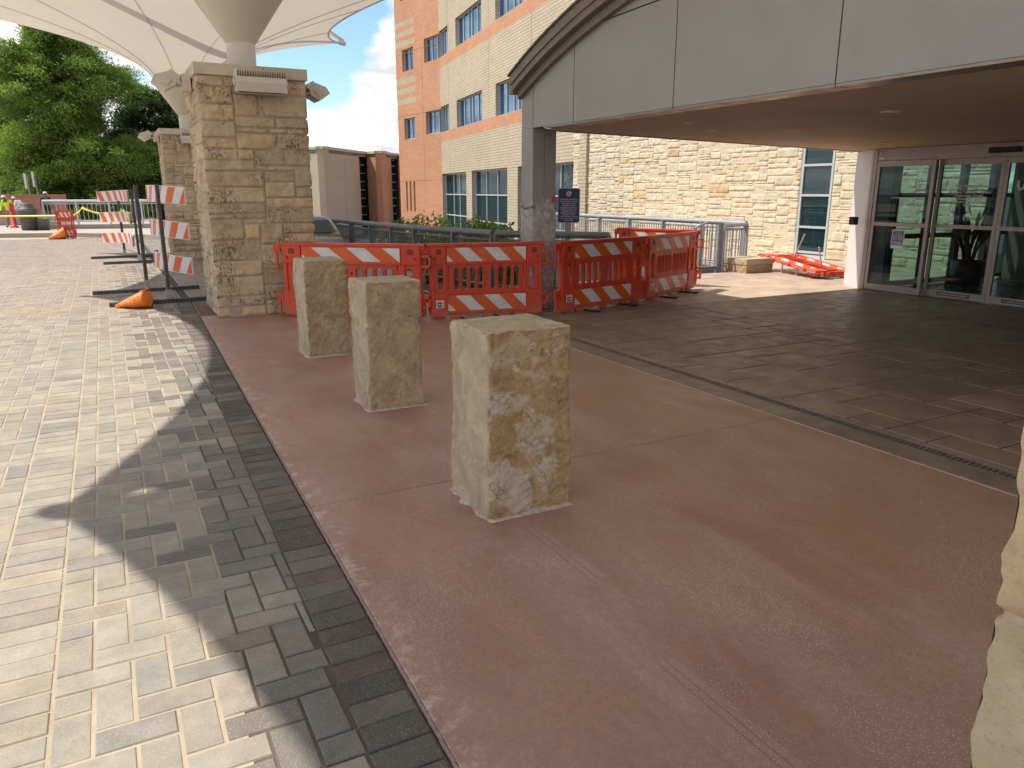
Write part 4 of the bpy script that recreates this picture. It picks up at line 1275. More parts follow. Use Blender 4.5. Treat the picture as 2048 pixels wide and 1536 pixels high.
for k, (x, y) in enumerate(((-0.02, 0.03), (-0.62, 0.12))):
    MB().bbox((x-0.05, y-0.03, -0.1), (x+0.05, y+0.03, 0.98 if k == 0 else 0.90), 0.01).build("post", [M_GALV], t)
pk = MB()
for i in range(20):
    f = i/20
    x = -0.7-1.9*f; y = 0.13+0.47*f; zt = 0.86-1.28*f
    pk.box((x-0.008, y-0.008, zt-0.82), (x+0.008, y+0.008, zt))
for i in range(4):
    x = -0.12-0.12*i
    pk.box((x-0.008, 0.02, 0.1), (x+0.008, 0.04, 0.95))
pk.tube([(-0.6, 0.12, 0.02), (-2.6, 0.6, -1.35)], 0.02, 8); pk.tube([(0, 0.03, 0.1), (-0.6, 0.12, 0.1)], 0.02, 8)
pk.build("pickets", [M_GALV], t)

# ------------------------------------------------------------------ limestone wing with tall window
M_BRICKT = None
def brick_mat(name, c1, c2, mort, bw=0.30, rh=0.092, msize=0.010):
    t = NT(name)
    s = t.N.new("ShaderNodeSeparateXYZ"); t.L.new(t.co, s.inputs[0])
    cb = t.N.new("ShaderNodeCombineXYZ"); t.L.new(t.math('ADD', s.outputs[0], s.outputs[1]), cb.inputs[0]); t.L.new(s.outputs[2], cb.inputs[1])
    b = t.N.new("ShaderNodeTexBrick"); t.L.new(cb.outputs[0], b.inputs["Vector"])
    b.inputs["Scale"].default_value = 1; b.inputs["Brick Width"].default_value = bw; b.inputs["Row Height"].default_value = rh
    b.inputs["Mortar Size"].default_value = msize; b.inputs["Mortar Smooth"].default_value = 0.1; b.inputs["Bias"].default_value = 0.0
    t.setin(b, "Color1", c1); t.setin(b, "Color2", c2); t.setin(b, "Mortar", mort)
    c = t.mix(t.ramp(t.noise(0.35, 5, 0.6), (0.35, 0.0), (0.7, 1.0)), t.mix(1.0, b.outputs["Color"], (0.93,)*3, 'MULTIPLY'), t.mix(1.0, b.outputs["Color"], (1.06,)*3, 'MULTIPLY'))
    c = t.mix(t.ramp(t.noise(2.5, 6, 0.7, vec=t.map(scale=(1, 1, 0.2))), (0.58, 0.0), (0.8, 0.18)), c, (0.3, 0.24, 0.18))
    t.set(Base_Color=c, Roughness=0.88)
    t.b.inputs["Specular IOR Level"].default_value = 0.25
    t.bump(t.math('SUBTRACT', 1.0, b.outputs["Fac"]), 0.35, 0.006)
    return t.mat
M_BT = brick_mat("tan_brick", (0.56, 0.475, 0.34), (0.50, 0.42, 0.30), (0.30, 0.24, 0.165), 0.40, 0.125, 0.014)
M_BO = brick_mat("orange_brick", (0.60, 0.30, 0.165), (0.53, 0.255, 0.14), (0.46, 0.28, 0.18), 0.40, 0.125, 0.012)
M_FRAME = pm("pale_aluminium_frame", (0.55, 0.59, 0.60), 0.4, 0.04, 4, metal=0.3)
M_GUP = glass_mat("sky_reflecting_glass", None, 0.30, (0.45, 0.68, 0.95), dark=(0.015, 0.04, 0.08), fk=0.5)
M_GLOW = glass_mat("dark_window_glass", None, 0.07, (0.75, 0.85, 0.9), dark=(0.012, 0.03, 0.036), fk=0.35)
M_WHITEP = pm("white_painted_metal", (0.66, 0.66, 0.66), 0.45, 0.04, 3, dirt=0.1)

wing = thing("stone_wing", "low building wing faced in sunlit cream limestone beyond the terrace", "building", (15.3, 9.0, 0))
mb = MB()
r = random.Random(5); bands = []; z = -2.6
while z < 5.6:
    h = r.choice((0.11, 0.15, 0.2, 0.26, 0.3, 0.17)); bands.append(h); z += h
lay = []
WL = 15.0
base = (0.70, 0.60, 0.435)
for (u, zz, L, h, c) in stone_layout(WL, bands, 77, 0.25, 0.62, base, 0.08, 0.062, 0.135):
    if random.Random(int(u*100)+int(zz*1000)).random() < 0.06: c = (c[0]*0.95, c[1]*0.82, c[2]*0.62)
    # clip to the tall window
    zz -= 2.6
    lay.append((u, zz, L, h, c))
# local u runs along -Y from y=24 down to y=9 ; window y 12.66..13.56 -> u 10.44..11.34
wa, wb = 24.0-13.60, 24.0-12.62
lay2 = []
for (u, zz, L, h, c) in lay:
    if u+L > wa and u < wb and zz+h > 0.0 and zz < 4.2:
        if u < wa-0.02: lay2.append((u, zz, wa-u, h, c))
        if u+L > wb+0.02: lay2.append((wb, zz, u+L-wb, h, c))
    else: lay2.append((u, zz, L, h, c))
stone_face(mb, (0, 15.0, 0), (0, -1, 0), (-1, 0, 0), WL, lay2, 0.045, 0.014, 0.020, corner=(False, True), joint=0.009, world=Vector((0, 0, 2)))
mb.build("limestone_facing", [M_WALLSTONE], wing)
c = MB()
c.box((0.002, -0.02, -2.6), (0.4, 24.0-13.60-9.0+0.0 + 0, 5.6)) if False else None
yA, yB = 13.60-9.0, 12.62-9.0
c.box((-0.006, 0.0, -2.6), (0.4, yB, 5.7)); c.box((-0.006, yA, -2.6), (0.4, 15.0, 5.7)); c.box((0.0, yB+0.0001, -2.6), (0.4, yA-0.0001, 0.0)); c.box((0.0, yB+0.0001, 4.2), (0.4, yA-0.0001, 5.7))
c.build("mortar_backing", [M_MORTAR_L], wing)
MB().box((0.05, 0, 5.7), (12, 15.0, 5.9)).build("roof", [M_CONC], wing)
def window(parent, M, w, h, cols, rows, glass, fw=0.055, depth=0.07, name="window", sill=True, fm=None):
    """M: local X right, Y up, Z outwards; origin lower left. cols/rows: interior divider positions"""
    fm = fm or M_FRAME
    f = MB()
    f.box((0, 0, -depth), (fw, h, 0.0)); f.box((w-fw, 0, -depth), (w, h, 0.0))
    f.box((fw, 0, -depth), (w-fw, fw, -0.0)); f.box((fw, h-fw, -depth), (w-fw, h, 0.0))
    for x in cols: f.box((x-fw*0.45, fw, -depth), (x+fw*0.45, h-fw, 0.004))
    xs = [fw]+[q for x in cols for q in (x-fw*0.45, x+fw*0.45)]+[w-fw]
    for y in rows:
        for a, b in zip(xs[::2], xs[1::2]): f.box((a, y-fw*0.45, -depth), (b, y+fw*0.45, -0.003))
    if sill: f.box((-0.04, -0.07, -depth), (w+0.04, -0.001, 0.06))
    o = f.build(name, [fm], parent); o.matrix_local = M
    p = MB().box((fw*0.5, fw*0.5, -depth*0.7), (w-fw*0.5, h-fw*0.5, -depth*0.7+0.01)).build("pane", [glass], o)
    return o
M = facing((-0.01, 13.58-9.0, 0.02), (0, -1, 0))
window(wing, M, 0.94, 4.15, [], [0.12, 0.73, 1.49, 2.20, 2.9, 3.6], M_GLOW, 0.06)

# ------------------------------------------------------------------ hospital tower
tower = thing("hospital_tower", "tall hospital building of tan and orange brick with ribbon windows", "building", (18.3, 43.4, 0))
UT = Vector((0.151, 0.989, 0)).normalized(); UO = Vector((-0.087, 0.996, 0)).normalized()
def wall_cells(name, mats, M, s0, s1, z0, z1, openings, matfn, cuts_s=(), cuts_z=(), reveal=0.22, parent=tower):
    """wall in local x (s), z ; outward normal -y local. openings (a,b,c,d)"""
    xs = sorted(set([s0, s1]+[v for o in openings for v in o[:2]]+list(cuts_s)))
    zs = sorted(set([z0, z1]+[v for o in openings for v in o[2:]]+list(cuts_z)))
    mb = MB()
    for a, b in zip(xs[:-1], xs[1:]):
        for c_, d in zip(zs[:-1], zs[1:]):
            m, n = (a+b)/2, (c_+d)/2
            if any(o[0] < m < o[1] and o[2] < n < o[3] for o in openings): continue
            mb.add([(a, 0, c_), (b, 0, c_), (b, 0, d), (a, 0, d)], [(0, 1, 2, 3)], matfn(m, n))
    for (a, b, c_, d) in openings:
        mi = matfn((a+b)/2, d+0.01)
        mb.add([(a, 0, c_), (b, 0, c_), (b, 0, d), (a, 0, d), (a, reveal, c_), (b, reveal, c_), (b, reveal, d), (a, reveal, d)],
               [(0, 4, 5, 1), (1, 5, 6, 2), (2, 6, 7, 3), (3, 7, 4, 0)], mi)
    o = mb.build(name, mats, parent); o.matrix_local = M
    return o
def wall_matrix(u, loc=(0, 0, 0)):
    """local x along u, y = inwards, z up, outward normal to the left of travel (-X side)"""
    X = u; Z = Vector((0, 0, 1)); Y = Z.cross(X)      # left of travel
    M = Matrix((X, Y, Z)).transposed().to_4x4(); M.translation = Vector(loc)
    return M
# travel towards +Y puts "inwards" = Z x X pointing to -X (outside); travel the other way instead
def wm(u, loc=(0, 0, 0)): return wall_matrix(-u, loc)
TOPZ = 24.0
ops = []
for f in range(5):
    zz = 5.0+4.1*f
    ops += [(3.60, 8.30, zz, zz+1.42), (10.45, 14.15, zz, zz+1.42), (16.2, 19.4, zz, zz+1.42)]
bend = [(-0.001, 0.001)]
gops = [(0.05, 5.28, -1.9, 2.62), (6.35, 12.1, -1.9, 2.66), (13.5, 19.55, -1.9, 2.66)]
allo = ops+gops+[(0.0, 2.0, 5.0+4.1*f, 6.42+4.1*f) for f in range(5)]
allo = [o for o in allo if not (o[0] == 0.0)]      # the corner window is its own bay, added below
for f in range(5): allo.append((0.001, 1.95, 5.0+4.1*f, 6.42+4.1*f))
def mt(m, n):
    for f in range(5):
        if 4.45+4.1*f < n < 4.98+4.1*f: return 1
    return 0
cz = [4.45+4.1*f for f in range(5)]+[4.98+4.1*f for f in range(5)]
MT = wm(UT)
wall_cells("tan_brick_wall", [M_BT, M_BO], MT, 0.0, 20.6, -2.6, TOPZ, allo, mt, cuts_z=cz, reveal=0.25)
def tw(a, b, c_, d, cols, rows, glass, Mw, dep=0.16, fw=0.05):
    M = Mw @ Matrix.Translation((a+0.005, dep, c_)) @ Matrix.Rotation(R(90), 4, 'X')
    return window(tower, M, (b-a)-0.01, d-c_, cols, rows, glass, fw, 0.08, sill=dep < 0.3)
for f in range(4):
    zz = 5.0+4.1*f
    tw(3.60, 8.30, zz, zz+1.42, [1.0, 2.0, 2.55, 3.55], [], M_GUP, MT)
    tw(10.45, 14.15, zz, zz+1.42, [1.1, 2.1, 2.7], [], M_GUP, MT)
    tw(0.001, 1.95, zz, zz+1.42, [0.55, 1.25], [], M_GUP, MT)
tw(0.05, 5.28, -1.9, 2.62, [1.9, 3.2], [2.15, 3.33], M_GLOW, MT, 0.2, 0.07)
tw(6.35, 12.1, -1.9, 2.66, [1.95, 3.75], [2.0, 3.33], M_GLOW, MT, 0.2, 0.07)
tw(13.5, 19.55, -1.9, 2.66, [1.5, 2.9, 4.4], [2.0, 3.33], M_GLOW, MT, 0.2, 0.07)
jr = MB()
for s in (1.95, 9.4, 15.1): jr.box((s-0.012, -0.004, 2.7), (s+0.012, 0.02, 4.44))
for s in (1.95, 9.4, 15.1):
    for f in range(4): jr.box((s-0.012, -0.004, 5.0+4.1*f), (s+0.012, 0.02, 8.54+4.1*f))
o = jr.build("control_joint", [pm("joint_shadow", (0.2, 0.15, 0.1), 0.9)], tower); o.matrix_local = MT
# orange wall: travel from its far end back to the bend
SO = 6.0
MO = wm(UO, UO*SO)
# local s' = SO - s
oo = []
for f in range(5):
    zz = 5.0+4.1*f
    oo.append((SO-5.05, SO-3.45, zz-0.15, zz+1.13)); oo.append((SO-1.95, SO-0.001, zz, zz+1.32))
for s in (4.99, 4.42, 3.85): oo.append((SO-s-0.13, SO-s+0.13, 0.32, 2.22))
def mo(m, n):
    s = SO-m
    if s > 3.25:
        for f in range(5):
            b = 7.05+3.65*f if f < 1 else 10.42+4.1*(f-1)
        for lo in ((7.03, 7.33), (7.62, 7.94), (8.21, 8.57), (10.43, 10.72), (11.0, 11.32), (11.58, 11.89), (15.1, 15.4), (15.7, 16.0), (16.3, 16.6)):
            if lo[0] < n < lo[1]: return 1
    return 0
cz = [v for lo in ((7.03, 7.33), (7.62, 7.94), (8.21, 8.57), (10.43, 10.72), (11.0, 11.32), (11.58, 11.89), (15.1, 15.4), (15.7, 16.0), (16.3, 16.6)) for v in lo]
wall_cells("orange_brick_wall", [M_BO, M_BT], MO, 0.0, SO, -2.6, TOPZ, oo, mo, cuts_s=[SO-3.25], cuts_z=cz, reveal=0.2)
for f in range(4):
    zz = 5.0+4.1*f
    tw(SO-5.05, SO-3.45, zz-0.15, zz+1.13, [0.8], [], M_GUP, MO)
    tw(SO-1.95, SO-0.001, zz, zz+1.32, [0.75, 1.45], [], M_GUP, MO)
for s in (4.99, 4.42, 3.85):
    tw(SO-s-0.13, SO-s+0.13, 0.32, 2.22, [], [], M_GLOW, MO, 0.12, 0.03)
jr = MB()
for z in (2.27, 6.30, 10.0): jr.box((0, -0.004, z-0.012), (SO, 0.02, z+0.012))
jr.box((SO-2.3, -0.004, 2.3), (SO-2.27, 0.02, 6.28)); jr.box((SO-2.3, -0.004, 6.32), (SO-2.27, 0.02, 9.98))
o = jr.build("control_joint", [pm("joint_shadow", (0.2, 0.15, 0.1), 0.9)], tower); o.matrix_local = MO
# far return wall and roof
A = UO*SO
poly = [(A.x, A.y), (A.x+22, A.y+3), (26, -22), (0.3-UT.x*20.6, -UT.y*20.6), (0.3, 0)]
MB().add([(A.x, A.y, -2.6), (A.x+22, A.y+3, -2.6), (A.x+22, A.y+3, TOPZ), (A.x, A.y, TOPZ)], [(0, 1, 2, 3)]).build("end_wall", [M_BO], tower)
MB().add([(-UT.x*20.6, -UT.y*20.6, -2.6), (20, -UT.y*20.6, -2.6), (20, -UT.y*20.6, TOPZ), (-UT.x*20.6, -UT.y*20.6, TOPZ)], [(0, 1, 2, 3)]).build("side_wall", [M_BT], tower)
MB().prism(poly[::-1], TOPZ-0.02, TOPZ+0.3).build("roof", [M_CONC], tower)

# ------------------------------------------------------------------ distant zig-zag building
FB = thing("far_building", "distant low building with stepped tan and orange walls and dark strip windows", "building", (0, 0, 0))
def camxy(u, D):
    """ground point D metres ahead of the lens, u measured in photo pixels from the left"""
    x = (u-1024)/1500*D/1.03; A_ = R(28)
    return Vector((x*math.cos(A_)+D*math.sin(A_), -x*math.sin(A_)+D*math.cos(A_), 0))
M_TANP = pm("tan_precast", (0.52, 0.425, 0.30), 0.9, 0.05, 0.6, 0.2, 30)
pts = [camxy(560, 74), camxy(652, 70), camxy(722, 78.0), camxy(737, 79.5), camxy(766, 78.0), camxy(785, 82), camxy(798, 83.5), camxy(830, 82)]
kind = ["tan_wall", "tan_wall", "strip", "orange_wall", "orange_wall", "strip", "orange_wall"]
FB.location = (pts[1].x, pts[1].y, -2.6)
o0 = Vector((pts[1].x, pts[1].y, 0))
ztop = 5.27
for k, (a, b) in enumerate(zip(pts[:-1], pts[1:])):
    a = a-o0; b = b-o0; d = (b-a).normalized(); L = (b-a).length
    nrm = Vector((d.y, -d.x, 0))
    M = Matrix((d, -nrm, Vector((0, 0, 1)))).transposed().to_4x4(); M.translation = a
    if kind[k] == "strip":
        m = MB().box((0.0, 0.35, 0), (L, 0.5, ztop+2.4)); s = m.build("glass_strip", [M_GLOW if k == 2 else M_GUP], FB); s.matrix_local = M
        f = MB()
        for i in range(10): f.box((0.0, 0.28, 0.2+i*0.82), (L, 0.345, 0.2+i*0.82+0.09))
        f.build("transom", [M_FRAME], s)
        q = MB().box((0, 0.0, ztop+2.45), (L, 0.5, ztop+2.6)); q.build("lintel", [M_TANP], s)
    else:
        mm = M_TANP if kind[k] == "tan_wall" else M_BO
        w = MB(); w.box((0, 0.0, 0), (L, 0.6, 5.45)); w.box((0, 0.012, 5.45), (L, 0.6, 5.50)); w.box((0, 0.0, 5.50), (L, 0.6, ztop+2.6))
        if kind[k] == "tan_wall" and k == 1:
            w = MB(); w.box((0, 0, 0), (L*0.55-0.03, 0.6, 5.45)); w.box((L*0.55+0.03, 0, 0), (L, 0.6, 5.45)); w.box((0, 0.03, 5.45), (L, 0.6, 5.51)); w.box((0, 0, 5.51), (L*0.55-0.03, 0.6, ztop+2.6)); w.box((L*0.55+0.03, 0, 5.51), (L, 0.6, ztop+2.6)); w.box((L*0.55-0.03, 0.03, 0), (L*0.55+0.03, 0.6, ztop+2.6))
        s = w.build(kind[k], [mm], FB); s.matrix_local = M
    c = MB().box((-0.05, -0.12, ztop+2.6), (L+0.05, 0.7, ztop+2.85)).build("coping", [M_CAP], FB); c.matrix_local = M
back = [(p-o0) for p in pts]
MB().prism([(q.x+0.7, q.y+1.7) for q in back] + [(back[-1].x+10, back[-1].y+18), (back[0].x-4, back[0].y+26)], 0, ztop+2.2).build('inner_core', [M_PANELJ], FB)
MB().prism([(q.x, q.y) for q in back] + [(back[-1].x+10, back[-1].y+18), (back[0].x-4, back[0].y+26)], ztop+2.3, ztop+2.55).build("roof", [M_CONC], FB)

# ------------------------------------------------------------------ glazed entrance vestibule with sliding doors
M_DOORF = pm("anodised_door_frame", (0.37, 0.325, 0.30), 0.4, 0.04, 4, metal=0.3)
M_GREEN = glass_mat("green_tinted_glass", (0.66, 0.80, 0.77), 0.012, (0.8, 0.9, 0.9), fk=0.25)
M_GREEN2 = glass_mat("door_glass", (0.68, 0.78, 0.77), 0.02, (0.8, 0.9, 0.9), fk=0.25)
M_TILE = pm("dark_floor_tile", (0.075, 0.065, 0.058), 0.25, 0.2, 1.5)
M_INT = pm("interior_wall_paint", (0.20, 0.15, 0.13), 0.7, 0.05, 2)
M_TXT = pm("white_lettering", (0.62, 0.64, 0.62), 0.6, 0.0)
M_DKB = pm("dark_bronze_mullion", (0.05, 0.045, 0.045), 0.5, 0.05)
ve = thing("entrance_vestibule", "glazed entrance lobby under the canopy with pale metal corner and sliding glass doors", "entrance lobby", (11.2, 8.5, 0))
def V(x, y, z): return (x-11.2, y-8.5, z)
# corner pillar
MB().prism([(0.0, 0.03), (0.36, 0.60), (0.50, 0.60), (0.50, -0.10), (0.09, -0.10), (0.0, 0.0)][::-1], 0, 2.262).build("corner_panel", [M_WHITEP], ve)
MB().box(V(11.205, 8.43, 0), V(11.29, 8.497, 2.262)).build("jamb", [M_DOORF], ve)
# header
hd = MB(); hd.box(V(11.21, 2.5, 2.075), V(11.5, 8.42, 2.262)); hd.build("header", [M_DOORF], ve)
MB().bbox(V(11.13, 6.2, 2.125), V(11.21, 6.62, 2.20), 0.012).build("motion_sensor", [M_BLACK], ve)
MB().bbox(V(11.195, 8.28, 2.10), V(11.21, 8.40, 2.125), 0.004).build("name_plate", [M_WHITEP], ve)
cbx = MB().bbox(V(11.02, 8.60, 1.06), V(11.13, 8.70, 1.19), 0.012, M=None)
cbx.build("push_button_box", [M_BLACK], ve)
# inside
MB().box(V(11.22, 2.0, -0.02), V(15.25, 8.38, 0.006)).build("floor", [M_TILE], ve)
MB().box(V(11.5, 2.0, 2.376), V(15.25, 8.5, 2.44)).build("ceiling", [M_INT], ve)
MB().box(V(15.0, 2.0, 0.007), V(15.25, 8.32, 2.375)).build("back_wall", [M_INT], ve)
MB().box(V(11.22, 1.9, 0.007), V(15.25, 2.0, 2.375)).build("side_wall", [M_INT], ve)
# glazed far side at y = 8.38, looking on the sunlit terrace
gs = MB()
for x in (11.62, 12.55, 13.45, 14.35, 15.1): gs.box(V(x, 8.33, 0.007), V(x+0.12, 8.43, 2.375))
gs2 = MB()
xs = [11.74, 12.55, 12.67, 13.45, 13.57, 14.35, 14.47, 15.1]
for z in (0.03, 0.82, 1.50, 2.28):
    for a, b in zip(xs[::2], xs[1::2]): gs.box(V(a, 8.335, z), V(b, 8.425, z+0.075))
gs.build("side_glazing_frame", [M_DKB], ve)
MB().box(V(11.6, 8.375, 0.05), V(15.2, 8.383, 2.36)).build("side_pane", [M_GREEN], ve)
# door leaves: plane x, y from a (far) to b (near)
def leaf(x, ya, yb, label, kick=0.10, mid=1.045, top=1.975, ztop=2.07):
    d = bpy.data.objects.new("door", None)
    w = ya-yb
    f = MB(); s = 0.052
    Mx = facing((x-11.2, ya-8.5, 0.012), (0, -1, 0))
    f.box((0, 0, -0.045), (s, ztop, 0)); f.box((w-s, 0, -0.045), (w, ztop, 0))
    f.box((s, 0, -0.045), (w-s, kick, 0.0)); f.box((s, top, -0.045), (w-s, ztop, 0)); f.box((s, mid, -0.045), (w-s, mid+0.055, 0.0))
    o = f.build("door", [M_DOORF], ve); o.matrix_local = Mx
    if label: o["label"] = label
    MB().box((s*0.6, 0.06, -0.026), (w-s*0.6, top+0.03, -0.020)).build("pane", [M_GREEN2], o)
    return o, w
d1, w1 = leaf(11.21, 8.42, 7.42, "left fixed leaf with a blue paper notice and a small round sticker")
d2, w2 = leaf(11.33, 7.44, 6.46, "middle sliding leaf with white opening-hours lettering")
d3, w3 = leaf(11.33, 6.455, 5.47, "right sliding leaf with a large white curved mark")
d4, w4 = leaf(11.21, 5.5, 4.5, None)
def put(me, parent, x, y, z=0.003, rot=0, name="lettering"):
    o = obj(name, me, parent, Matrix.Translation((x, y, z)) @ Matrix.Rotation(rot, 4, 'Z'))
    return o
put(text_mesh("These doors are locked\n7:00 p.m. - 5:00 a.m.\nWeekends 8:00 p.m. - 5:00 a.m.\nPlease enter through\nthe Emergency Dept. or\nWomen's and Children's\nCenter", 0.050, M_TXT, line=0.92, bold=0.0012), d2, w2*0.52, 1.53, -0.015)
put(text_mesh("DE CONFORMIDAD CON EL ARTICULO 30.06 DEL", 0.026, M_TXT, bold=0.0008), d1, w1*0.60, 1.49, -0.015)
put(text_mesh("CODIGO\nPENAL\nUNA PERSONA\nCON LICENCIA\nNO PUEDE\nENTRAR A\nESTA\nPROPIEDAD\nCON UNA\nPISTOLA", 0.030, M_TXT, line=0.95), d1, w1*0.74, 1.30, -0.015)
put(text_mesh("PURSUANT TO\nSECTION 30.06\nPENAL CODE\nA PERSON\nLICENSED\nMAY NOT", 0.026, M_TXT, line=0.95), d1, w1*0.74, 1.71, -0.015)
s_ = MB(); r_s = [(0.5+0.035*math.cos(2*PI*k/20), 1.85+0.035*math.sin(2*PI*k/20)) for k in range(20)]
s_.prism(r_s, -0.018, -0.016, 0); s_.prism([(x_*0.8+0.1, y_*0.8+0.37) for x_, y_ in r_s], -0.0158, -0.015, 1); s_.prism([(0.475, 1.845), (0.525, 1.845), (0.525, 1.856), (0.475, 1.856)], -0.0149, -0.0145, 0)
s_.build("round_sticker", [M_STK, M_STKR], d1)
# paper notice
M_NBLUE = pm("notice_blue", (0.09, 0.10, 0.25), 0.5, 0.03)
nt_ = MB(); nt_.prism([(0.40, 0.70), (0.62, 0.70), (0.62, 0.995), (0.40, 0.995)], -0.018, -0.014, 0)
nt_.prism([(0.415, 0.745), (0.605, 0.745), (0.605, 0.98), (0.415, 0.98)], -0.0138, -0.013, 1)
for cx_ in (0.467, 0.553):
    ring = [(cx_+0.036*math.cos(2*PI*k/20), 0.865+0.036*math.sin(2*PI*k/20)) for k in range(20)]
    ring2 = [(cx_+0.030*math.cos(2*PI*k/20), 0.865+0.030*math.sin(2*PI*k/20)) for k in range(20)]
    nt_.prism(ring, -0.0129, -0.0125, 0); nt_.prism(ring2, -0.0124, -0.012, 1)
    nt_.add([(cx_-0.022, 0.889, -0.0118), (cx_-0.018, 0.893, -0.0118), (cx_+0.022, 0.845, -0.0118), (cx_+0.018, 0.841, -0.0118)], [(0, 3, 2, 1)], 0)
nt_.add([(0.553-0.022, 0.841, -0.0117), (0.553-0.018, 0.837, -0.0117), (0.553+0.022, 0.889, -0.0117), (0.553+0.018, 0.893, -0.0117)], [(0, 1, 2, 3)], 0)
for k in range(4): nt_.prism([(0.43, 0.76+k*0.014), (0.59, 0.76+k*0.014), (0.59, 0.765+k*0.014), (0.43, 0.765+k*0.014)], -0.0129, -0.0124, 0)
n_o = nt_.build("paper_notice", [M_STK, M_NBLUE], d1)
put(text_mesh("No weapons\nallowed\nin our facility", 0.030, M_TXT, line=0.9), n_o, 0.51, 0.938, -0.0115)
for d, w in ((d2, w2), (d3, w3)):
    b_ = MB().box((w*0.5-0.26, 0.028, 0.001), (w*0.5+0.26, 0.075, 0.002)).build("warning_strip", [M_BLACK], d)
    put(text_mesh("<<< CAUTION AUTOMATIC DOOR >>>", 0.028, M_TXT, bold=0.0008), b_, w*0.5, 0.050, 0.0035)
# white curved mark on the third leaf and lock
u_ = MB()
u_.tube([(0.20, 1.74, -0.012), (0.205, 1.66, -0.012), (0.235, 1.61, -0.012), (0.27, 1.63, -0.012), (0.285, 1.70, -0.012), (0.27, 1.78, -0.012)], [0.012, 0.017, 0.02, 0.017, 0.012, 0.006], 8, flat=0.3)
u_.build("curved_white_mark", [M_TXT], d3)
MB().tube([(0.026, 1.10, 0.0), (0.026, 1.10, 0.012)], 0.017, 14).build("lock_cylinder", [M_CABLE], d3)
MB().tube([(0.14, 0.35, -0.2), (0.14, 0.62, -0.2)], 0.008, 8).build("pull_handle", [M_CABLE], d3)

# potted plant inside
pl = thing("potted_plant", "dark potted plant with thick stems standing inside behind the middle glass door", "potted plant", (13.35, 8.0, 0.007))
M_POT = pm("black_planter", (0.03, 0.028, 0.027), 0.4)
MB().lathe([(0.001, 0.0), (0.22, 0.0), (0.27, 0.42), (0.25, 0.42), (0.24, 0.36), (0.001, 0.36)], 28).build("pot", [M_POT], pl)
M_PLANT = pm("dark_leaf", (0.03, 0.05, 0.025), 0.5, 0.2)
rr = random.Random(4)
sm_ = MB()
for k in range(6):
    a = rr.uniform(0, 6.28); L = rr.uniform(0.5, 0.9)
    sm_.tube([(0.05*math.cos(a), 0.05*math.sin(a), 0.35), (0.12*math.cos(a), 0.12*math.sin(a), 0.35+L*0.5), (0.28*math.cos(a), 0.28*math.sin(a), 0.35+L)], [0.035, 0.03, 0.025], 7)
sm_.build("stem", [M_PLANT], pl)
lf = MB()
for k in range(26):
    a = rr.uniform(0, 6.28); z0_ = rr.uniform(0.6, 1.2); L = rr.uniform(0.25, 0.45); rd = rr.uniform(0.05, 0.28)
    p0 = Vector((rd*math.cos(a), rd*math.sin(a), z0_)); d = Vector((math.cos(a)*0.35, math.sin(a)*0.35, 1)).normalized(); w = Vector((-math.sin(a), math.cos(a), 0))*0.04
    lf.add([p0-w*0.4, p0+w*0.4, p0+d*L*0.5+w, p0+d*L*0.5-w, p0+d*L], [(0, 1, 2, 3), (3, 2, 4)])
lf.build("leaf", [M_PLANT], pl)

# ------------------------------------------------------------------ smoke-free sign
M_SBLUE = pm("sign_navy", (0.018, 0.030, 0.125), 0.35, 0.03)
M_SPINK = pm("sign_lettering", (0.62, 0.55, 0.58), 0.5, 0.0)
M_POST = pm("timber_post", (0.42, 0.33, 0.23), 0.8, 0.1)
sg = thing("smoke_free_sign", "navy blue no smoking sign on a timber post behind the railing", "sign", (6.93, 11.0, -0.9), R(-28))
MB().bbox((-0.045, 0.005, 0), (0.045, 0.06, 2.3), 0.004).build("post", [M_POST], sg)
def rrect(x0, y0, x1, y1, r, n=5):
    o = []
    for cx_, cy_, a in ((x1-r, y1-r, 0), (x0+r, y1-r, 90), (x0+r, y0+r, 180), (x1-r, y0+r, 270)):
        for k in range(n+1): t_ = R(a+90*k/n); o.append((cx_+r*math.cos(t_), cy_+r*math.sin(t_)))
    return o
Ms = Matrix.Rotation(R(90), 4, 'X')
bd_ = MB(); bd_.prism(rrect(-0.185, 1.985, 0.185, 2.555, 0.035), -0.006, 0.0, 1, M=Ms); bd_.prism(rrect(-0.177, 1.993, 0.177, 2.547, 0.03), 0.0002, 0.002, 0, M=Ms)
cir = [(0.05*math.cos(2*PI*k/28), 2.465+0.05*math.sin(2*PI*k/28)) for k in range(28)]
bd_.prism(cir, 0.0022, 0.003, 2, M=Ms)
bd_.prism([(x*0.8, (y-2.465)*0.8+2.465) for x, y in cir], 0.0032, 0.0036, 1, M=Ms)
bd_.prism([(-0.03, 2.452), (0.03, 2.452), (0.03, 2.460), (-0.03, 2.460)], 0.0038, 0.0042, 3, M=Ms)
bd_.prism([(-0.034, 2.490), (-0.026, 2.496), (0.034, 2.440), (0.026, 2.434)], 0.0043, 0.0046, 2, M=Ms)
bd_.prism([(0.002, 2.467), (0.012, 2.469), (0.006, 2.484), (-0.004, 2.482)], 0.0038, 0.0042, 3, M=Ms)
bo = bd_.build("board", [M_SBLUE, pm("sign_rim", (0.55, 0.50, 0.52), 0.5), pm("sign_red", (0.45, 0.12, 0.12), 0.5), M_BLACK], sg)
tx = text_mesh("This campus is smoke-free.\nFor the comfort and health\nof our patients, visitors,\nemployees and staff,\nsmoking is not permitted\nanywhere on this campus\nincluding all indoor and\noutdoor areas. State Law\nprohibits smoking in\nhospital facilities. Violations\nmay result in a fine not to\nexceed $500.", 0.027, M_SPINK, line=1.16, bold=0.0006)
o = obj("lettering", tx, bo, Matrix.Translation((0, -0.0035, 2.20)) @ Ms)

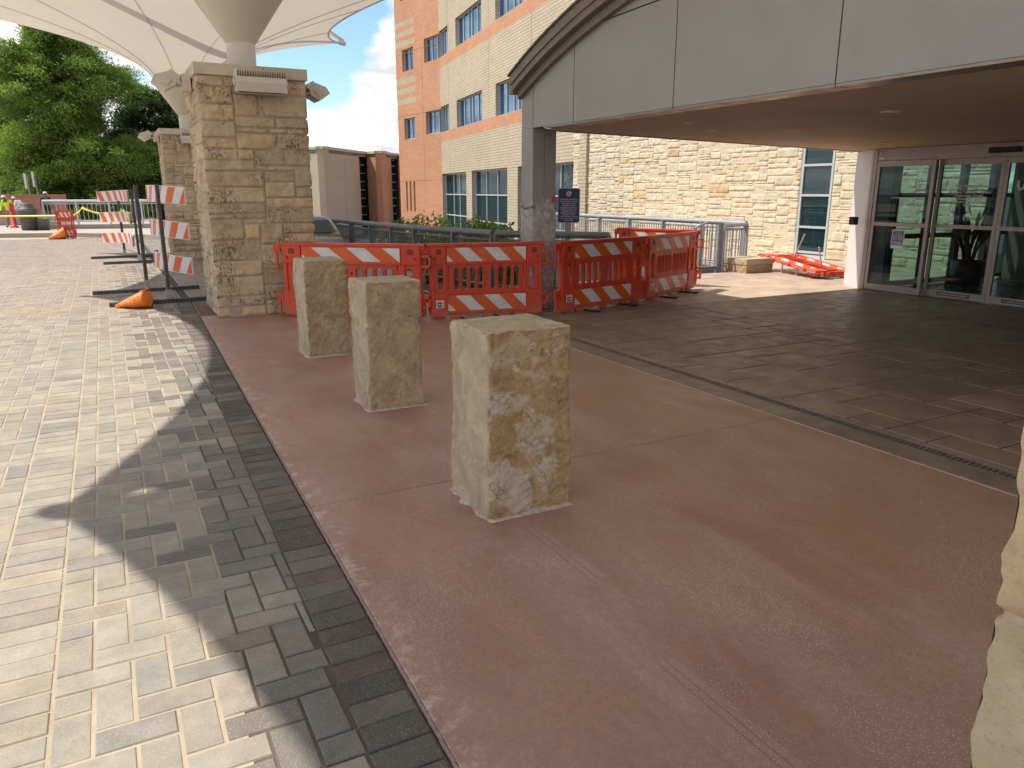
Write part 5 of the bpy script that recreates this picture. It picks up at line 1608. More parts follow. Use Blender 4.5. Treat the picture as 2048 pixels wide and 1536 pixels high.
# ------------------------------------------------------------------ bowed three-board road barricades
M_PERF = None
def perf_mat():
    t = NT("perforated_steel")
    s = t.N.new("ShaderNodeSeparateXYZ"); t.L.new(t.co, s.inputs[0])
    c = t.mix(t.ramp(t.noise(9, 5), (0.3, 0.0), (0.7, 1.0)), (0.085, 0.09, 0.085), (0.14, 0.145, 0.135))
    t.set(Base_Color=c, Roughness=0.5, Metallic=0.5)
    return t.mat
M_PERF = perf_mat()
M_HOLE = pm("punched_hole", (0.008, 0.008, 0.008), 0.9)
def perforated(mb, a, b, w, axis_n):
    """square tube from a to b with punched holes on its faces"""
    a = Vector(a); b = Vector(b); d = (b-a).normalized(); L = (b-a).length
    n1 = Vector(axis_n).normalized(); n2 = d.cross(n1)
    M = Matrix((d, n1, n2)).transposed().to_4x4(); M.translation = a
    mb.bbox((0, -w/2, -w/2), (L, w/2, w/2), 0.004, 0, M=M)
    k = int(L/0.0508)
    for i in range(k):
        x = 0.03+i*0.0508
        for (ny, nz) in ((1, 0), (-1, 0), (0, 1), (0, -1)):
            pts = []
            for q in range(8):
                th = 2*PI*q/8; r_h = 0.0095
                if ny: pts.append(M @ Vector((x+r_h*math.cos(th), ny*(w/2+0.0012), r_h*math.sin(th))))
                else: pts.append(M @ Vector((x+r_h*math.cos(th), r_h*math.sin(th), nz*(w/2+0.0012))))
            mb.add(pts, [tuple(range(8))], 1)
def road_barricade(p1, p2, label, ext=(0.35, 0.75), bow=0.26, hgt=1.70, feet=0.8, footdir=(1, 0), sides=1, lean=-1):
    a = Vector((p1[0], p1[1], 0)); b = Vector((p2[0], p2[1], 0)); d = (b-a).normalized(); L = (b-a).length
    nrm = Vector((d.y, -d.x, 0))*sides
    t = thing("road_barricade", label, "road barricade", a, 0, "three-board road barricades")
    for k, q in enumerate((a, b)):
        q = q-a
        po = MB(); perforated(po, q+Vector((0, 0, 0.07)), q+Vector((0, 0, hgt)), 0.052, nrm); po.build("upright", [M_PERF, M_HOLE], t)
        f = Vector((footdir[0], footdir[1], 0)).normalized()
        fo = MB(); perforated(fo, q-f*feet+Vector((0, 0, 0.032)), q+f*feet+Vector((0, 0, 0.032)), 0.058, (0, 0, 1))
        fo.build("foot", [M_PERF, M_HOLE], t)
        MB().bbox((q.x-0.036, q.y-0.036, 0.062), (q.x+0.036, q.y+0.036, 0.20), 0.004).build("socket", [M_GALV], t)
    for z in (hgt-0.25, hgt-0.25-0.50, hgt-0.25-1.0):
        N = 40; tot = L+ext[0]+ext[1]; h = 0.245
        bo_ = MB(); stepp = 0.305
        def P(s, zz, off):
            m = (s+ext[0])/tot
            w = bow*(1-(2*m-1)**2)
            pp = d*s + nrm*(0.033+off+w*0.0) - nrm*0 
            # bowed plan: middle held on the uprights, ends swinging out
            c_ = (s-L/2)/(tot/2)
            pp = pp + nrm*(bow*(c_*c_)*0.9)
            sag = -0.03*c_*c_
            return Vector((pp.x, pp.y, zz+sag))
        for i in range(N):
            s0 = -ext[0]+tot*i/N; s1 = -ext[0]+tot*(i+1)/N
            vs = [P(s0, z, 0), P(s1, z, 0), P(s1, z+h, 0), P(s0, z+h, 0), P(s0, z, 0.018), P(s1, z, 0.018), P(s1, z+h, 0.018), P(s0, z+h, 0.018)]
            bo_.add(vs, [(0, 3, 2, 1), (0, 1, 5, 4), (2, 3, 7, 6)] + ([(0, 4, 7, 3)] if i == 0 else []) + ([(1, 2, 6, 5)] if i == N-1 else []), 0)
            bo_.add(vs, [(4, 5, 6, 7)], 0)
        # diagonal sheeting on both faces
        k = -3
        while k*stepp/2 < tot+h:
            s0 = -ext[0]+k*stepp/2
            poly = clip_poly([(s0, h-0.008), (s0+stepp/2, h-0.008), (s0+stepp/2-lean*h*0.45, 0.008), (s0-lean*h*0.45, 0.008)], -ext[0]+0.008, L+ext[1]-0.008)
            if k % 2 == 0 and len(poly) > 2:
                # subdivide in s for bending
                xs_ = sorted(set([round(q[0], 5) for q in poly] + [round(min(q[0] for q in poly)+ (max(q[0] for q in poly)-min(q[0] for q in poly))*j/4, 5) for j in range(5)]))
                for xa, xb in zip(xs_[:-1], xs_[1:]):
                    pc = clip_poly(poly, xa, xb)
                    if len(pc) > 2:
                        bo_.add([P(q[0], z+q[1], 0.0192) for q in pc], [tuple(range(len(pc)))], 1)
                        bo_.add([P(q[0], z+q[1], -0.0012) for q in pc], [tuple(range(len(pc)))[::-1]], 1)
            k += 1
        bo_.build("striped_board", [M_STW, M_STO], t)
    return t
road_barricade((0.50, 13.72), (0.72, 12.16), "near road barricade with three curved orange and white boards beside the big pier", sides=-1, ext=(0.04, 0.22), footdir=(1, 0.06), lean=1)
road_barricade((0.36, 21.2), (0.62, 19.45), "farther road barricade with yellow tape tied to its middle board", sides=-1, ext=(0.62, 0.1), bow=-0.30, feet=0.75, footdir=(1, 0.06), hgt=1.64)

# sandbag on the foot
M_BAG = None
def bag_mat():
    t = NT("orange_woven_bag")
    c = t.mix(t.ramp(t.noise(5, 5), (0.3, 0.0), (0.7, 1.0)), (0.78, 0.16, 0.012), (0.85, 0.25, 0.03))
    t.set(Base_Color=c, Roughness=0.45)
    w = t.N.new("ShaderNodeTexWave"); w.inputs["Scale"].default_value = 6; w.inputs["Distortion"].default_value = 6; w.inputs["Detail"].default_value = 3
    t.L.new(t.co, w.inputs[0])
    t.bump(t.math('ADD', t.math('MULTIPLY', w.outputs["Fac"], 0.6), t.noise(14, 5)), 0.55, 0.012)
    return t.mat
M_BAG = bag_mat()
def sandbag(loc, rz, label, L=0.62, Wd=0.30, H=0.17, upright=False):
    t = thing("sandbag", label, "sandbag", loc, rz, "orange sandbags weighing down barricades")
    mb = MB(); n = 30; m = 24; vs = []
    for i in range(n+1):
        f = i/n
        # narrow tail at x=0, full body towards x=L, cinched neck at the top end
        w = Wd/2*(0.10+0.90*math.sin(min(f*1.5, 1)*PI/2)**1.3)*(1 if f < 0.86 else max(0.15, math.cos((f-0.86)/0.14*PI/2)))
        h = H*(0.14+0.98*f**0.95)*(1 if f < 0.86 else max(0.18, math.cos((f-0.86)/0.14*PI/2)**0.7))
        cz = h*0.5
        for k in range(m):
            th = 2*PI*k/m
            c_, s_ = math.cos(th), math.sin(th)
            x = L*f
            pl_ = 0.014*noise.noise(Vector((x*8, c_*2, s_*2)))+0.010*math.sin(th*9+f*4)*max(0, f-0.35)
            y = (w+pl_)*c_; z = cz + (h*0.5+pl_)*s_*(1 if s_ > 0 else 0.96)
            vs.append((x, y, max(z, 0.002)))
    mb.add(vs, [(i*m+k, i*m+(k+1) % m, (i+1)*m+(k+1) % m, (i+1)*m+k) for i in range(n) for k in range(m)], 0, None, True)
    mb.build("bag", [M_BAG], t)
    nk = MB()
    q = Vector((L*0.90, 0, H*0.92))
    nk.tube([q+Vector((-0.05, 0, -0.05)), q, q+Vector((0.008, 0, 0.015)), q+Vector((0.015, 0.01, 0.04))], [0.07, 0.028, 0.022, 0.035], 12)
    nk.build("tied_neck", [M_BAG], t)
    MB().lathe([(0.026, 0.0), (0.031, 0.008), (0.026, 0.016)], 12, c=(0, 0)).build("tie", [M_BLACK], t).location = (q.x+0.004, 0, q.z-0.004)
    return t
sandbag((0.0, 11.98, 0.0), R(-26), "orange sandbag lying on the near foot of the near road barricade", L=0.52, Wd=0.34, H=0.27)

# ------------------------------------------------------------------ far left corner of the drop-off
sbar = barricade((-1.45, 30.85, 0), (1, -0.25), "small looking red barricade far off by the kerb, tied with yellow tape", sx=0.36, sticker=False, feet=False)
sandbag((-1.75, 30.55, 0), R(20), "orange sandbag draped against the far barricade by the kerb", L=0.55, Wd=0.34, H=0.40)
M_TAPE = pm("yellow_caution_tape", (0.80, 0.68, 0.02), 0.35, 0.05)
def tape(name, pts, label, w=0.075, seg=16, sag=0.1, tw=1.2, group="strips of yellow caution tape"):
    mb = MB(); vs = []; n = 0
    pts = [Vector(p) for p in pts]
    path = []
    for a, b in zip(pts[:-1], pts[1:]):
        for i in range(seg):
            f = i/seg; p = a.lerp(b, f); p.z -= sag*4*f*(1-f); path.append(p)
    path.append(pts[-1])
    o = path[0].copy()
    for i, p in enumerate(path):
        d = (path[min(i+1, len(path)-1)]-path[max(i-1, 0)]).normalized()
        side = d.cross(Vector((0, 0, 1))).normalized(); up = side.cross(d)
        th = tw*math.sin(i*0.35)*0.6
        v = (up*math.cos(th)+side*math.sin(th))*w/2
        nn = d.cross(v).normalized()*0.0008
        vs += [p-o+v+nn, p-o-v+nn, p-o-v-nn, p-o+v-nn]
    m = len(path)
    fs = []
    for i in range(m-1):
        for k in range(4): fs.append((4*i+k, 4*i+(k+1) % 4, 4*i+4+(k+1) % 4, 4*i+4+k))
    mb.add(vs, fs, 0, None, True)
    ob = mb.build(name, [M_TAPE]); ob.location = o
    return tag(ob, label, "caution tape", group)
tape("caution_tape", [(-6.5, 33.8, 0.72), (-1.45, 30.85, 0.78)], "thin yellow caution tape stretched from the left edge to the far barricade", w=0.06, sag=0.0, tw=0.3)
tape("caution_tape", [(-0.93, 30.7, 0.80), (-0.6, 29.2, 1.08), (0.3, 22.2, 0.98), (0.38, 21.0, 1.18), (0.44, 20.8, 1.16), (0.60, 19.5, 0.92)], "yellow caution tape looping from the far barricade to the middle board of the road barricade", w=0.075, sag=0.05, tw=0.7)

M_GALVB = pm("bright_galvanised_rail", (0.50, 0.52, 0.53), 0.4, 0.06, 5, metal=0.3)
rb = MB(); rb.prism([(-2.25, 35.9), (2.6, 34.9), (2.6, 35.25), (-2.25, 36.25)], 0.12, 0.30); o = rb.build("low_kerb_wall", [M_CONC]); tag(o, "low concrete kerb under the far steel railing", "kerb wall")
railing("railing", [(-2.1, 36.05), (2.6, 35.05)], "far pale steel railing in front of the big dark green tree", 0.98, z=lambda x, y: 0.30, post=1.13, pick=0.16, bottom=0.12, mat=M_GALVB)
M_BIN = pm("grey_bin_plastic", (0.10, 0.095, 0.085), 0.55, 0.08, 4)
M_BIN2 = pm("olive_bin_plastic", (0.12, 0.125, 0.095), 0.55, 0.08, 4)
tb = thing("litter_bin", "tall grey round litter bin with a domed lid on the far pavement", "litter bin", (-2.60, 35.3, 0.13))
MB().lathe([(0.001, 0), (0.27, 0), (0.335, 0.70), (0.36, 0.72), (0.36, 0.78), (0.32, 0.78)], 24).build("body", [M_BIN], tb)
MB().lathe([(0.355, 0.785), (0.34, 0.83), (0.24, 0.86), (0.23, 0.99), (0.19, 1.03), (0.001, 1.03)], 24).build("lid", [M_BIN], tb)
tb = thing("planter_bin", "short olive tub standing right of the tall litter bin", "tub", (-2.13, 35.2, 0.13))
MB().lathe([(0.001, 0), (0.21, 0), (0.225, 0.42), (0.24, 0.44), (0.20, 0.44), (0.19, 0.36), (0.001, 0.36)], 20).build("tub", [M_BIN2], tb)
tube_ = thing("traffic_post", "slim red traffic delineator post beside the worker in yellow", "delineator", (-3.35, 38.2, 0.13))
MB().lathe([(0.001, 0), (0.17, 0), (0.17, 0.05), (0.10, 0.07), (0.085, 0.95), (0.05, 1.0), (0.001, 1.0)], 16).build("post", [pm("delineator_red", (0.55, 0.03, 0.03), 0.5)], tube_)
for z in (0.55, 0.80): MB().lathe([(0.0965-(z*0.012), z), (0.094-z*0.012, z+0.1)], 16).build("reflective_band", [M_STK], tube_)
bw = MB(); bw.box((-12, 0, -0.2), (0.0, 0.3, 1.25)); bw.box((-12, -0.03, 1.25), (0.02, 0.33, 1.32))
o = bw.build("garden_wall", [pm("terracotta_wall", (0.36, 0.17, 0.11), 0.9, 0.12, 3, 0.3, 40)]); o.location = (-1.6, 46.0, 0.13); tag(o, "low terracotta brick wall behind the people at the far left", "wall")
bw = MB(); bw.box((-4.4, 0, -0.2), (0.0, 0.3, 0.42))
o = bw.build("bench_wall", [M_CONC]); o.location = (-1.8, 40.6, 0.13); o.rotation_euler = (0, 0, R(-8)); tag(o, "knee-high pale concrete wall behind the litter bin", "wall")
for (u, D, hh, lb) in ((3, 40, 2.75, "leftmost street sign post, at the very edge of the picture"), (61, 41, 2.35, "street sign post rising behind the tall litter bin"), (77, 41.5, 2.45, "street sign post rising behind the person in the dark coat")):
    p = camxy(u, D)
    s_ = thing("street_sign", lb, "street sign", (p.x, p.y, 0.13), R(-28), "pale street signs seen nearly edge-on")
    MB().tube([(0, 0, 0), (0, 0, hh)], 0.03, 8).build("pole", [M_GALV], s_)
    MB().bbox((-0.09, -0.16, hh-0.75), (0.02, -0.13, hh+0.05), 0.004).build("plate", [M_WHITEP], s_)

# ------------------------------------------------------------------ people
M_SKIN = pm("brown_skin", (0.16, 0.085, 0.05), 0.5, 0.06)
M_SKIN2 = pm("tan_skin", (0.36, 0.20, 0.13), 0.5, 0.06)
def person(loc, rz, label, H, J, shirt, trousers, shoes, skin, hat=None, hatmat=None, coat=False, hair=None):
    """J: dict of joints in units of height (x right, y forward, z up)"""
    t = thing("person", label, "person", loc, rz)
    names = ["pelvis", "waist", "chest", "neck", "head0", "head1",
             "sl", "el", "wl", "hl", "sr", "er", "wr", "hr", "hipl", "kl", "al", "tl", "hipr", "kr", "ar", "tr"]
    rad = dict(pelvis=.075, waist=.066, chest=.082, neck=.030, head0=.036, head1=.044, sl=.042, el=.028, wl=.02, hl=.022, sr=.042, er=.028, wr=.02, hr=.022,
               hipl=.056, kl=.037, al=.026, tl=.022, hipr=.056, kr=.037, ar=.026, tr=.022)
    rad = {k_: v_*1.22 for k_, v_ in rad.items()}
    rad['head1'] = 0.047; rad['neck'] = 0.032
    if coat: rad.update(pelvis=.095, waist=.085, chest=.095, sl=.05, el=.036, wl=.03, sr=.05, er=.036, wr=.03)
    ed = [("pelvis", "waist"), ("waist", "chest"), ("chest", "neck"), ("neck", "head0"), ("head0", "head1"),
          ("chest", "sl"), ("sl", "el"), ("el", "wl"), ("wl", "hl"), ("chest", "sr"), ("sr", "er"), ("er", "wr"), ("wr", "hr"),
          ("pelvis", "hipl"), ("hipl", "kl"), ("kl", "al"), ("al", "tl"), ("pelvis", "hipr"), ("hipr", "kr"), ("kr", "ar"), ("ar", "tr")]
    me = bpy.data.meshes.new("skeleton")
    me.from_pydata([tuple(v*H for v in J[n]) for n in names], [(names.index(a), names.index(b)) for a, b in ed], [])
    o = bpy.data.objects.new("skeleton", me); COL.objects.link(o)
    md = o.modifiers.new("skin", 'SKIN'); md.use_smooth_shade = True
    sv = me.skin_vertices[0].data
    for i, n in enumerate(names):
        r_ = rad[n]*H
        sv[i].radius = (r_, r_*0.8 if n in ("pelvis", "waist", "chest") else r_)
        sv[i].use_root = (n == "pelvis")
    sb_ = o.modifiers.new("sub", 'SUBSURF'); sb_.levels = 2; sb_.render_levels = 2
    dg = bpy.context.evaluated_depsgraph_get(); dg.update()
    bm_ = bpy.data.meshes.new_from_object(o.evaluated_get(dg)); bpy.data.objects.remove(o)
    bm_.materials.clear()
    for m in (shirt, trousers, shoes, skin): bm_.materials.append(m)
    V_ = {k: Vector(v)*H for k, v in J.items()}
    for p in bm_.polygons:
        c = p.center
        near = min(V_, key=lambda k: (V_[k]-c).length)
        if near in ("neck", "head0", "head1", "hl", "hr"): k = 3
        elif near in ("tl", "tr"): k = 2
        elif near in ("hipl", "kl", "al", "hipr", "kr", "ar"): k = 0 if (coat and near in ("hipl", "hipr")) else 1
        else: k = 0
        if near == "pelvis" and not coat and c.z < V_["pelvis"].z: k = 1
        p.material_index = k; p.use_smooth = True
    bo_ = obj("body", bm_, t)
    hd_ = V_["head1"]; fwd = (V_["nose"]-hd_).normalized() if "nose" in V_ else Vector((0, 1, 0))
    if hat:
        h_ = MB(); r_ = 0.056*H
        h_.lathe([(r_*1.0, 0.0), (r_*1.02, 0.02*H), (r_*0.8, 0.045*H), (0.001, 0.056*H)], 16)
        if hat == "hard": h_.lathe([(r_*1.0, 0.0), (r_*1.35, -0.002*H), (r_*1.35, 0.002*H), (r_*1.0, 0.008*H)], 16)
        else: h_.lathe([(r_*1.0, 0.0), (r_*1.7, -0.012*H), (r_*1.7, -0.008*H), (r_*1.0, 0.008*H)], 16)
        ho = h_.build("hat", [hatmat], bo_); ho.location = hd_+Vector((0, 0, 0.008*H)); ho.rotation_euler = (R(12), 0, 0)
    return t
def pose(**k):
    J = dict(pelvis=(0, 0, .52), waist=(0, 0, .60), chest=(0, 0, .73), neck=(0, 0.01, .84), head0=(0, 0.02, .885), head1=(0, 0.03, .94),
             sl=(-.115, 0, .79), el=(-.15, 0, .63), wl=(-.15, .03, .49), hl=(-.15, .04, .44), sr=(.115, 0, .79), er=(.15, 0, .63), wr=(.15, .03, .49), hr=(.15, .04, .44),
             hipl=(-.055, 0, .48), kl=(-.06, .01, .27), al=(-.06, 0, .045), tl=(-.06, .08, .02), hipr=(.055, 0, .48), kr=(.06, .01, .27), ar=(.06, 0, .045), tr=(.06, .08, .02))
    J.update(k); return J
M_HIVIS = pm("hi_vis_yellow", (0.50, 0.75, 0.02), 0.6, 0.05)
M_KHAKI = pm("khaki_cloth", (0.25, 0.20, 0.15), 0.8, 0.1)
M_NAVY = pm("dark_navy_cloth", (0.012, 0.016, 0.03), 0.8, 0.1)
M_WHITEC = pm("white_cloth", (0.62, 0.62, 0.60), 0.8, 0.05)
M_SHOE = pm("work_boot", (0.08, 0.06, 0.045), 0.7)
p = camxy(14, 32.3)
person((p.x, p.y, 0.13), R(150), "person in a bright yellow long-sleeved shirt, khaki trousers and pale hat at the left edge", 1.36,
       pose(chest=(0, .05, .72), neck=(0, .09, .82), head0=(0, .12, .86), head1=(0, .14, .91), sl=(-.125, .05, .78), sr=(.125, .05, .78), el=(-.18, .03, .64), er=(.18, .05, .64), wl=(-.20, .06, .50), wr=(.17, .12, .52), hl=(-.20, .08, .45), hr=(.16, .16, .48), kl=(-.07, .07, .28), al=(-.07, -.03, .05), tl=(-.07, .04, .02), kr=(.07, .02, .27), ar=(.07, .05, .045), tr=(.07, .13, .02)),
       M_HIVIS, M_KHAKI, M_SHOE, M_SKIN, "brim", M_STK)
p = camxy(43, 36.5)
person((p.x, p.y, 0.13), R(60), "stooping person in a white shirt working behind the tall litter bin", 1.36,
       pose(waist=(0, .03, .60), chest=(0, .12, .70), neck=(0, .20, .78), head0=(0, .24, .81), head1=(0, .28, .85), sl=(-.11, .14, .75), sr=(.11, .14, .75), el=(-.12, .20, .60), er=(.12, .22, .60), wl=(-.09, .30, .50), wr=(.09, .32, .50), hl=(-.08, .33, .46), hr=(.08, .36, .46)),
       M_WHITEC, M_NAVY, M_SHOE, M_SKIN, "hard", M_STK)
p = camxy(91, 36.5)
person((p.x, p.y, 0.13), R(200), "standing person in a long dark navy coat and white cap left of the far railing", 1.46,
       pose(), M_NAVY, pm("slate_blue_cloth", (0.05, 0.09, 0.14), 0.8), M_SHOE, M_SKIN, "hard", M_STK, coat=True)

# ------------------------------------------------------------------ car going down the ramp
M_CAR = pm("champagne_car_paint", (0.30, 0.27, 0.22), 0.28, 0.02, 2, metal=0.4)
car = thing("parked_car", "champagne coloured car half hidden behind the big stone pier and the left barricade", "car", (3.85, 17.6, -0.36), 0)
car.scale = (0.82, 1, 1)
def loft(mb, secs, mi=0, smooth=True):
    n = len(secs[0]); vs = [q for s in secs for q in s]
    mb.add(vs, [(j*n+k, j*n+(k+1) % n, (j+1)*n+(k+1) % n, (j+1)*n+k) for j in range(len(secs)-1) for k in range(n)], mi, None, smooth)
    mb.add(secs[0], [tuple(range(n))[::-1]], mi); mb.add(secs[-1], [tuple(range(n))], mi)
def sec(y, w, z0, z1, r=0.12, tb=0.92):
    h = w/2
    return [Vector(q) for q in ((-h*0.96, y, z0), (h*0.96, y, z0), (h, y, z0+(z1-z0)*0.35), (h, y, z1-r*1.6), (h*0.98, y, z1-r*0.6), (h*tb, y, z1), (0, y, z1+0.02), (-h*tb, y, z1), (-h*0.98, y, z1-r*0.6), (-h, y, z1-r*1.6), (-h, y, z0+(z1-z0)*0.35))]
body = MB()
# y = 0 is the rear bumper side that faces the camera (-Y)
loft(body, [sec(-1.9, 1.1, 0.35, 0.85), sec(-1.86, 1.3, 0.25, 0.98), sec(-1.6, 1.5, 0.2, 1.04), sec(-1.0, 1.66, 0.2, 1.07), sec(0.4, 1.68, 0.2, 1.07), sec(1.4, 1.66, 0.2, 1.0), sec(2.1, 1.55, 0.22, 0.85), sec(2.25, 1.3, 0.3, 0.7)])
body.build("body", [M_CAR], car)
cab = MB()
loft(cab, [sec(-1.55, 1.42, 1.02, 1.08, 0.03), sec(-1.1, 1.36, 1.0, 1.33, 0.06, 0.86), sec(-0.8, 1.34, 1.0, 1.42, 0.08, 0.84), sec(0.2, 1.34, 1.0, 1.45, 0.08, 0.84), sec(0.6, 1.34, 1.0, 1.38, 0.08, 0.84), sec(1.2, 1.40, 1.0, 1.06, 0.03)])
cab.build("cabin", [M_CAR], car)
rg = MB()
rg.add([(-0.58, -1.55, 1.125), (0.58, -1.55, 1.125), (0.52, -1.12, 1.365), (0.48, -0.92, 1.415), (-0.48, -0.92, 1.415), (-0.52, -1.12, 1.365)], [(0, 1, 2, 5), (5, 2, 3, 4)])
rg.build("rear_window", [M_GLOW], car)
for s in (-1, 1):
    x = s*0.695
    MB().prism([(-1.15, 1.10), (0.75, 1.10), (0.35, 1.33), (-0.85, 1.33)], x-0.02, x+0.02, M=Matrix(((0, 0, 1, 0), (1, 0, 0, 0), (0, 1, 0, 0), (0, 0, 0, 1)))).build("side_window", [M_GLOW], car)
    MB().bbox((s*0.55-0.13, -1.89, 0.72), (s*0.55+0.13, -1.80, 0.86), 0.02).build("tail_light", [pm("tail_light_red", (0.35, 0.01, 0.01), 0.2)], car)
    for y in (-1.2, 1.35):
        w_ = MB(); w_.tube([(s*0.68, y, 0.30), (s*0.86, y, 0.30)], 0.30, 24, smooth=False); wo_ = w_.build("wheel", [M_BLACK], car)
        MB().tube([(s*0.861, y, 0.30), (s*0.865, y, 0.30)], 0.18, 16).build("rim", [M_CABLE], wo_)
    MB().bbox((s*0.80-0.06, 0.55, 1.02), (s*0.80+0.10*s+0.06, 0.65, 1.14), 0.02).build("mirror", [M_CAR], car)

# ------------------------------------------------------------------ trees and shrubs
def foliage_mat(name, c1, c2, trans=0.35):
    t = NT(name)
    d = t.N.new("ShaderNodeBsdfDiffuse"); tr = t.N.new("ShaderNodeBsdfTranslucent"); gl = t.N.new("ShaderNodeBsdfGlossy")
    at = t.attr()
    s = t.N.new("ShaderNodeSeparateXYZ"); t.L.new(at, s.inputs[0])
    c = t.mix(s.outputs[0], c1, c2)
    t.L.new(c, d.inputs[0]); t.L.new(t.mix(1.0, c, (1.15, 1.25, 0.6), 'MULTIPLY'), tr.inputs[0]); gl.inputs[1].default_value = 0.45; gl.inputs[0].default_value = (0.5, 0.5, 0.5, 1)
    m = t.N.new("ShaderNodeMixShader"); m.inputs[0].default_value = trans
    m2 = t.N.new("ShaderNodeMixShader"); m2.inputs[0].default_value = 0.05
    t.L.new(d.outputs[0], m.inputs[1]); t.L.new(tr.outputs[0], m.inputs[2])
    t.L.new(m.outputs[0], m2.inputs[1]); t.L.new(gl.outputs[0], m2.inputs[2]); t.L.new(m2.outputs[0], t.out.inputs[0]); t.N.remove(t.b)
    return t.mat
M_CYP = foliage_mat("cypress_needles", (0.095, 0.168, 0.030), (0.28, 0.40, 0.085), 0.45)
M_LEAFD = foliage_mat("dark_leaves", (0.025, 0.055, 0.018), (0.075, 0.125, 0.038), 0.25)
M_LEAFG = foliage_mat("garden_leaves", (0.08, 0.14, 0.025), (0.24, 0.33, 0.07), 0.45)
M_LEAFP = foliage_mat("silvery_leaves", (0.06, 0.085, 0.05), (0.22, 0.25, 0.17), 0.3)
M_BARK = pm("bark", (0.10, 0.075, 0.055), 0.9, 0.2, 8, 0.6, 30)

def leaf_cloud(rng, centers, radii, dirs, n_per, ll, lw, droop, parent, mat, name="crown", feather=True, flat=0.55):
    """sprays: each centre gets n_per thin leaflets set along a drooping twig"""
    Vs = []; Cs = []
    for c, r_, d in zip(centers, radii, dirs):
        n = n_per
        tt = rng.random(n)**0.8
        # twig axis: outwards then drooping
        ax = d[None, :]*tt[:, None]*r_ + np.array([0, 0, -1])[None, :]*(droop*r_*tt**2)[:, None]
        jit = rng.normal(0, 1, (n, 3))*np.array([1, 1, flat])*r_*0.30*(0.35+tt)[:, None]
        p = c[None, :]+ax+jit
        dirr = d[None, :]*0.7 + rng.normal(0, 0.75, (n, 3)) + np.array([0, 0, -0.35*droop])[None, :]
        dirr /= np.linalg.norm(dirr, axis=1)[:, None]
        sd_ = np.cross(dirr, rng.normal(0, 1, (n, 3))); sd_ /= np.linalg.norm(sd_, axis=1)[:, None]+1e-9
        L = (ll*rng.uniform(0.6, 1.4, n))[:, None]; w_ = (lw*rng.uniform(0.6, 1.4, n))[:, None]
        a = p; b = p+dirr*L
        m = p+dirr*L*0.45
        q = np.stack([a, m+sd_*w_, b, m-sd_*w_], axis=1)
        Vs.append(q.reshape(-1, 3))
        tone = np.clip(rng.normal(0.45, 0.18) + rng.normal(0, 0.15, n), 0, 1)
        Cs.append(tone)
    V_ = np.concatenate(Vs); C_ = np.concatenate(Cs)
    nf = len(V_)//4
    me = bpy.data.meshes.new(name)
    me.vertices.add(len(V_)); me.vertices.foreach_set("co", V_.astype(np.float32).ravel())
    me.loops.add(nf*4); me.loops.foreach_set("vertex_index", np.arange(nf*4, dtype=np.int32))
    me.polygons.add(nf); me.polygons.foreach_set("loop_start", np.arange(0, nf*4, 4, dtype=np.int32)); me.polygons.foreach_set("loop_total", np.full(nf, 4, dtype=np.int32))
    a_ = me.color_attributes.new("col", 'FLOAT_COLOR', 'CORNER')
    cc = np.repeat(C_, 4); buf = np.stack([cc, cc, cc, np.ones_like(cc)], axis=1).astype(np.float32)
    a_.data.foreach_set("color", buf.ravel())
    me.update(); me.validate()
    me.materials.append(mat)
    o = bpy.data.objects.new(name, me); COL.objects.link(o)
    if parent is not None: o.parent = parent
    return o

def cypress(loc, H, Rr, seed, label, nbr=170, n_per=260, mat=None, ll=0.17, lw=0.022, name="cypress_tree", base=0.04, shape=0.8, cat="tree", spr=7):
    rng = np.random.default_rng(seed); rd = random.Random(seed)
    t = thing(name, label, cat, loc)
    tk = MB(); tk.tube([(0, 0, -0.3), (0.05, 0, H*0.3), (-0.05, 0.05, H*0.7), (0, 0, H*0.96)], [H*0.035, H*0.026, H*0.012, 0.02], 10)
    cs = []; rs = []; ds = []
    for k in range(nbr):
        f = (k+rd.random())/nbr
        z = H*(base+(0.97-base)*f)
        a = rd.uniform(0, 2*PI)
        prof = (1-f)**shape*(0.72+0.28*math.sin(f*17+seed)) + 0.05
        lump = 0.70+0.75*noise.noise(Vector((math.cos(a)*1.7, math.sin(a)*1.7, f*6+seed)))
        Lb = Rr*prof*lump*rd.uniform(0.70, 1.22)
        rise = 0.35 - 0.30*(1-f) + rd.uniform(-0.12, 0.12)
        e = Vector((math.cos(a)*Lb, math.sin(a)*Lb, z+Lb*rise))
        tk.tube([(0, 0, z-0.1), (e.x*0.5, e.y*0.5, z+Lb*rise*0.6), tuple(e*0.93)], [max(0.015, 0.05*(1-f)), 0.02, 0.008], 5, caps=False)
        for j in range(spr):
            g_ = 0.30+0.70*(j+rd.random())/spr
            side = rd.uniform(-1, 1)*0.30*Lb*(1.15-g_*0.5)
            c = np.array([e.x*g_ - math.sin(a)*side, e.y*g_ + math.cos(a)*side, z+Lb*rise*g_ + rd.uniform(-0.12, 0.22)*(0.4+0.1*Lb)])
            d = np.array([math.cos(a)+(-math.sin(a))*side/ max(Lb, 0.3)*1.5, math.sin(a)+math.cos(a)*side/max(Lb, 0.3)*1.5, 0.12]); d /= np.linalg.norm(d)
            cs.append(c); rs.append(rd.uniform(0.6, 1.05)*min(1.0, 0.4+Lb*0.25)); ds.append(d)
    tk.build("trunk", [M_BARK], t)
    leaf_cloud(rng, cs, rs, ds, n_per, ll, lw, 0.55, t, mat or M_CYP)
    return t
p = camxy(150, 45); cypress((p.x, p.y, -0.3), 11.9, 6.6, 3, "big feathery bright green cypress tree behind the far railing", nbr=290, n_per=190, shape=0.55, ll=0.22, lw=0.022)
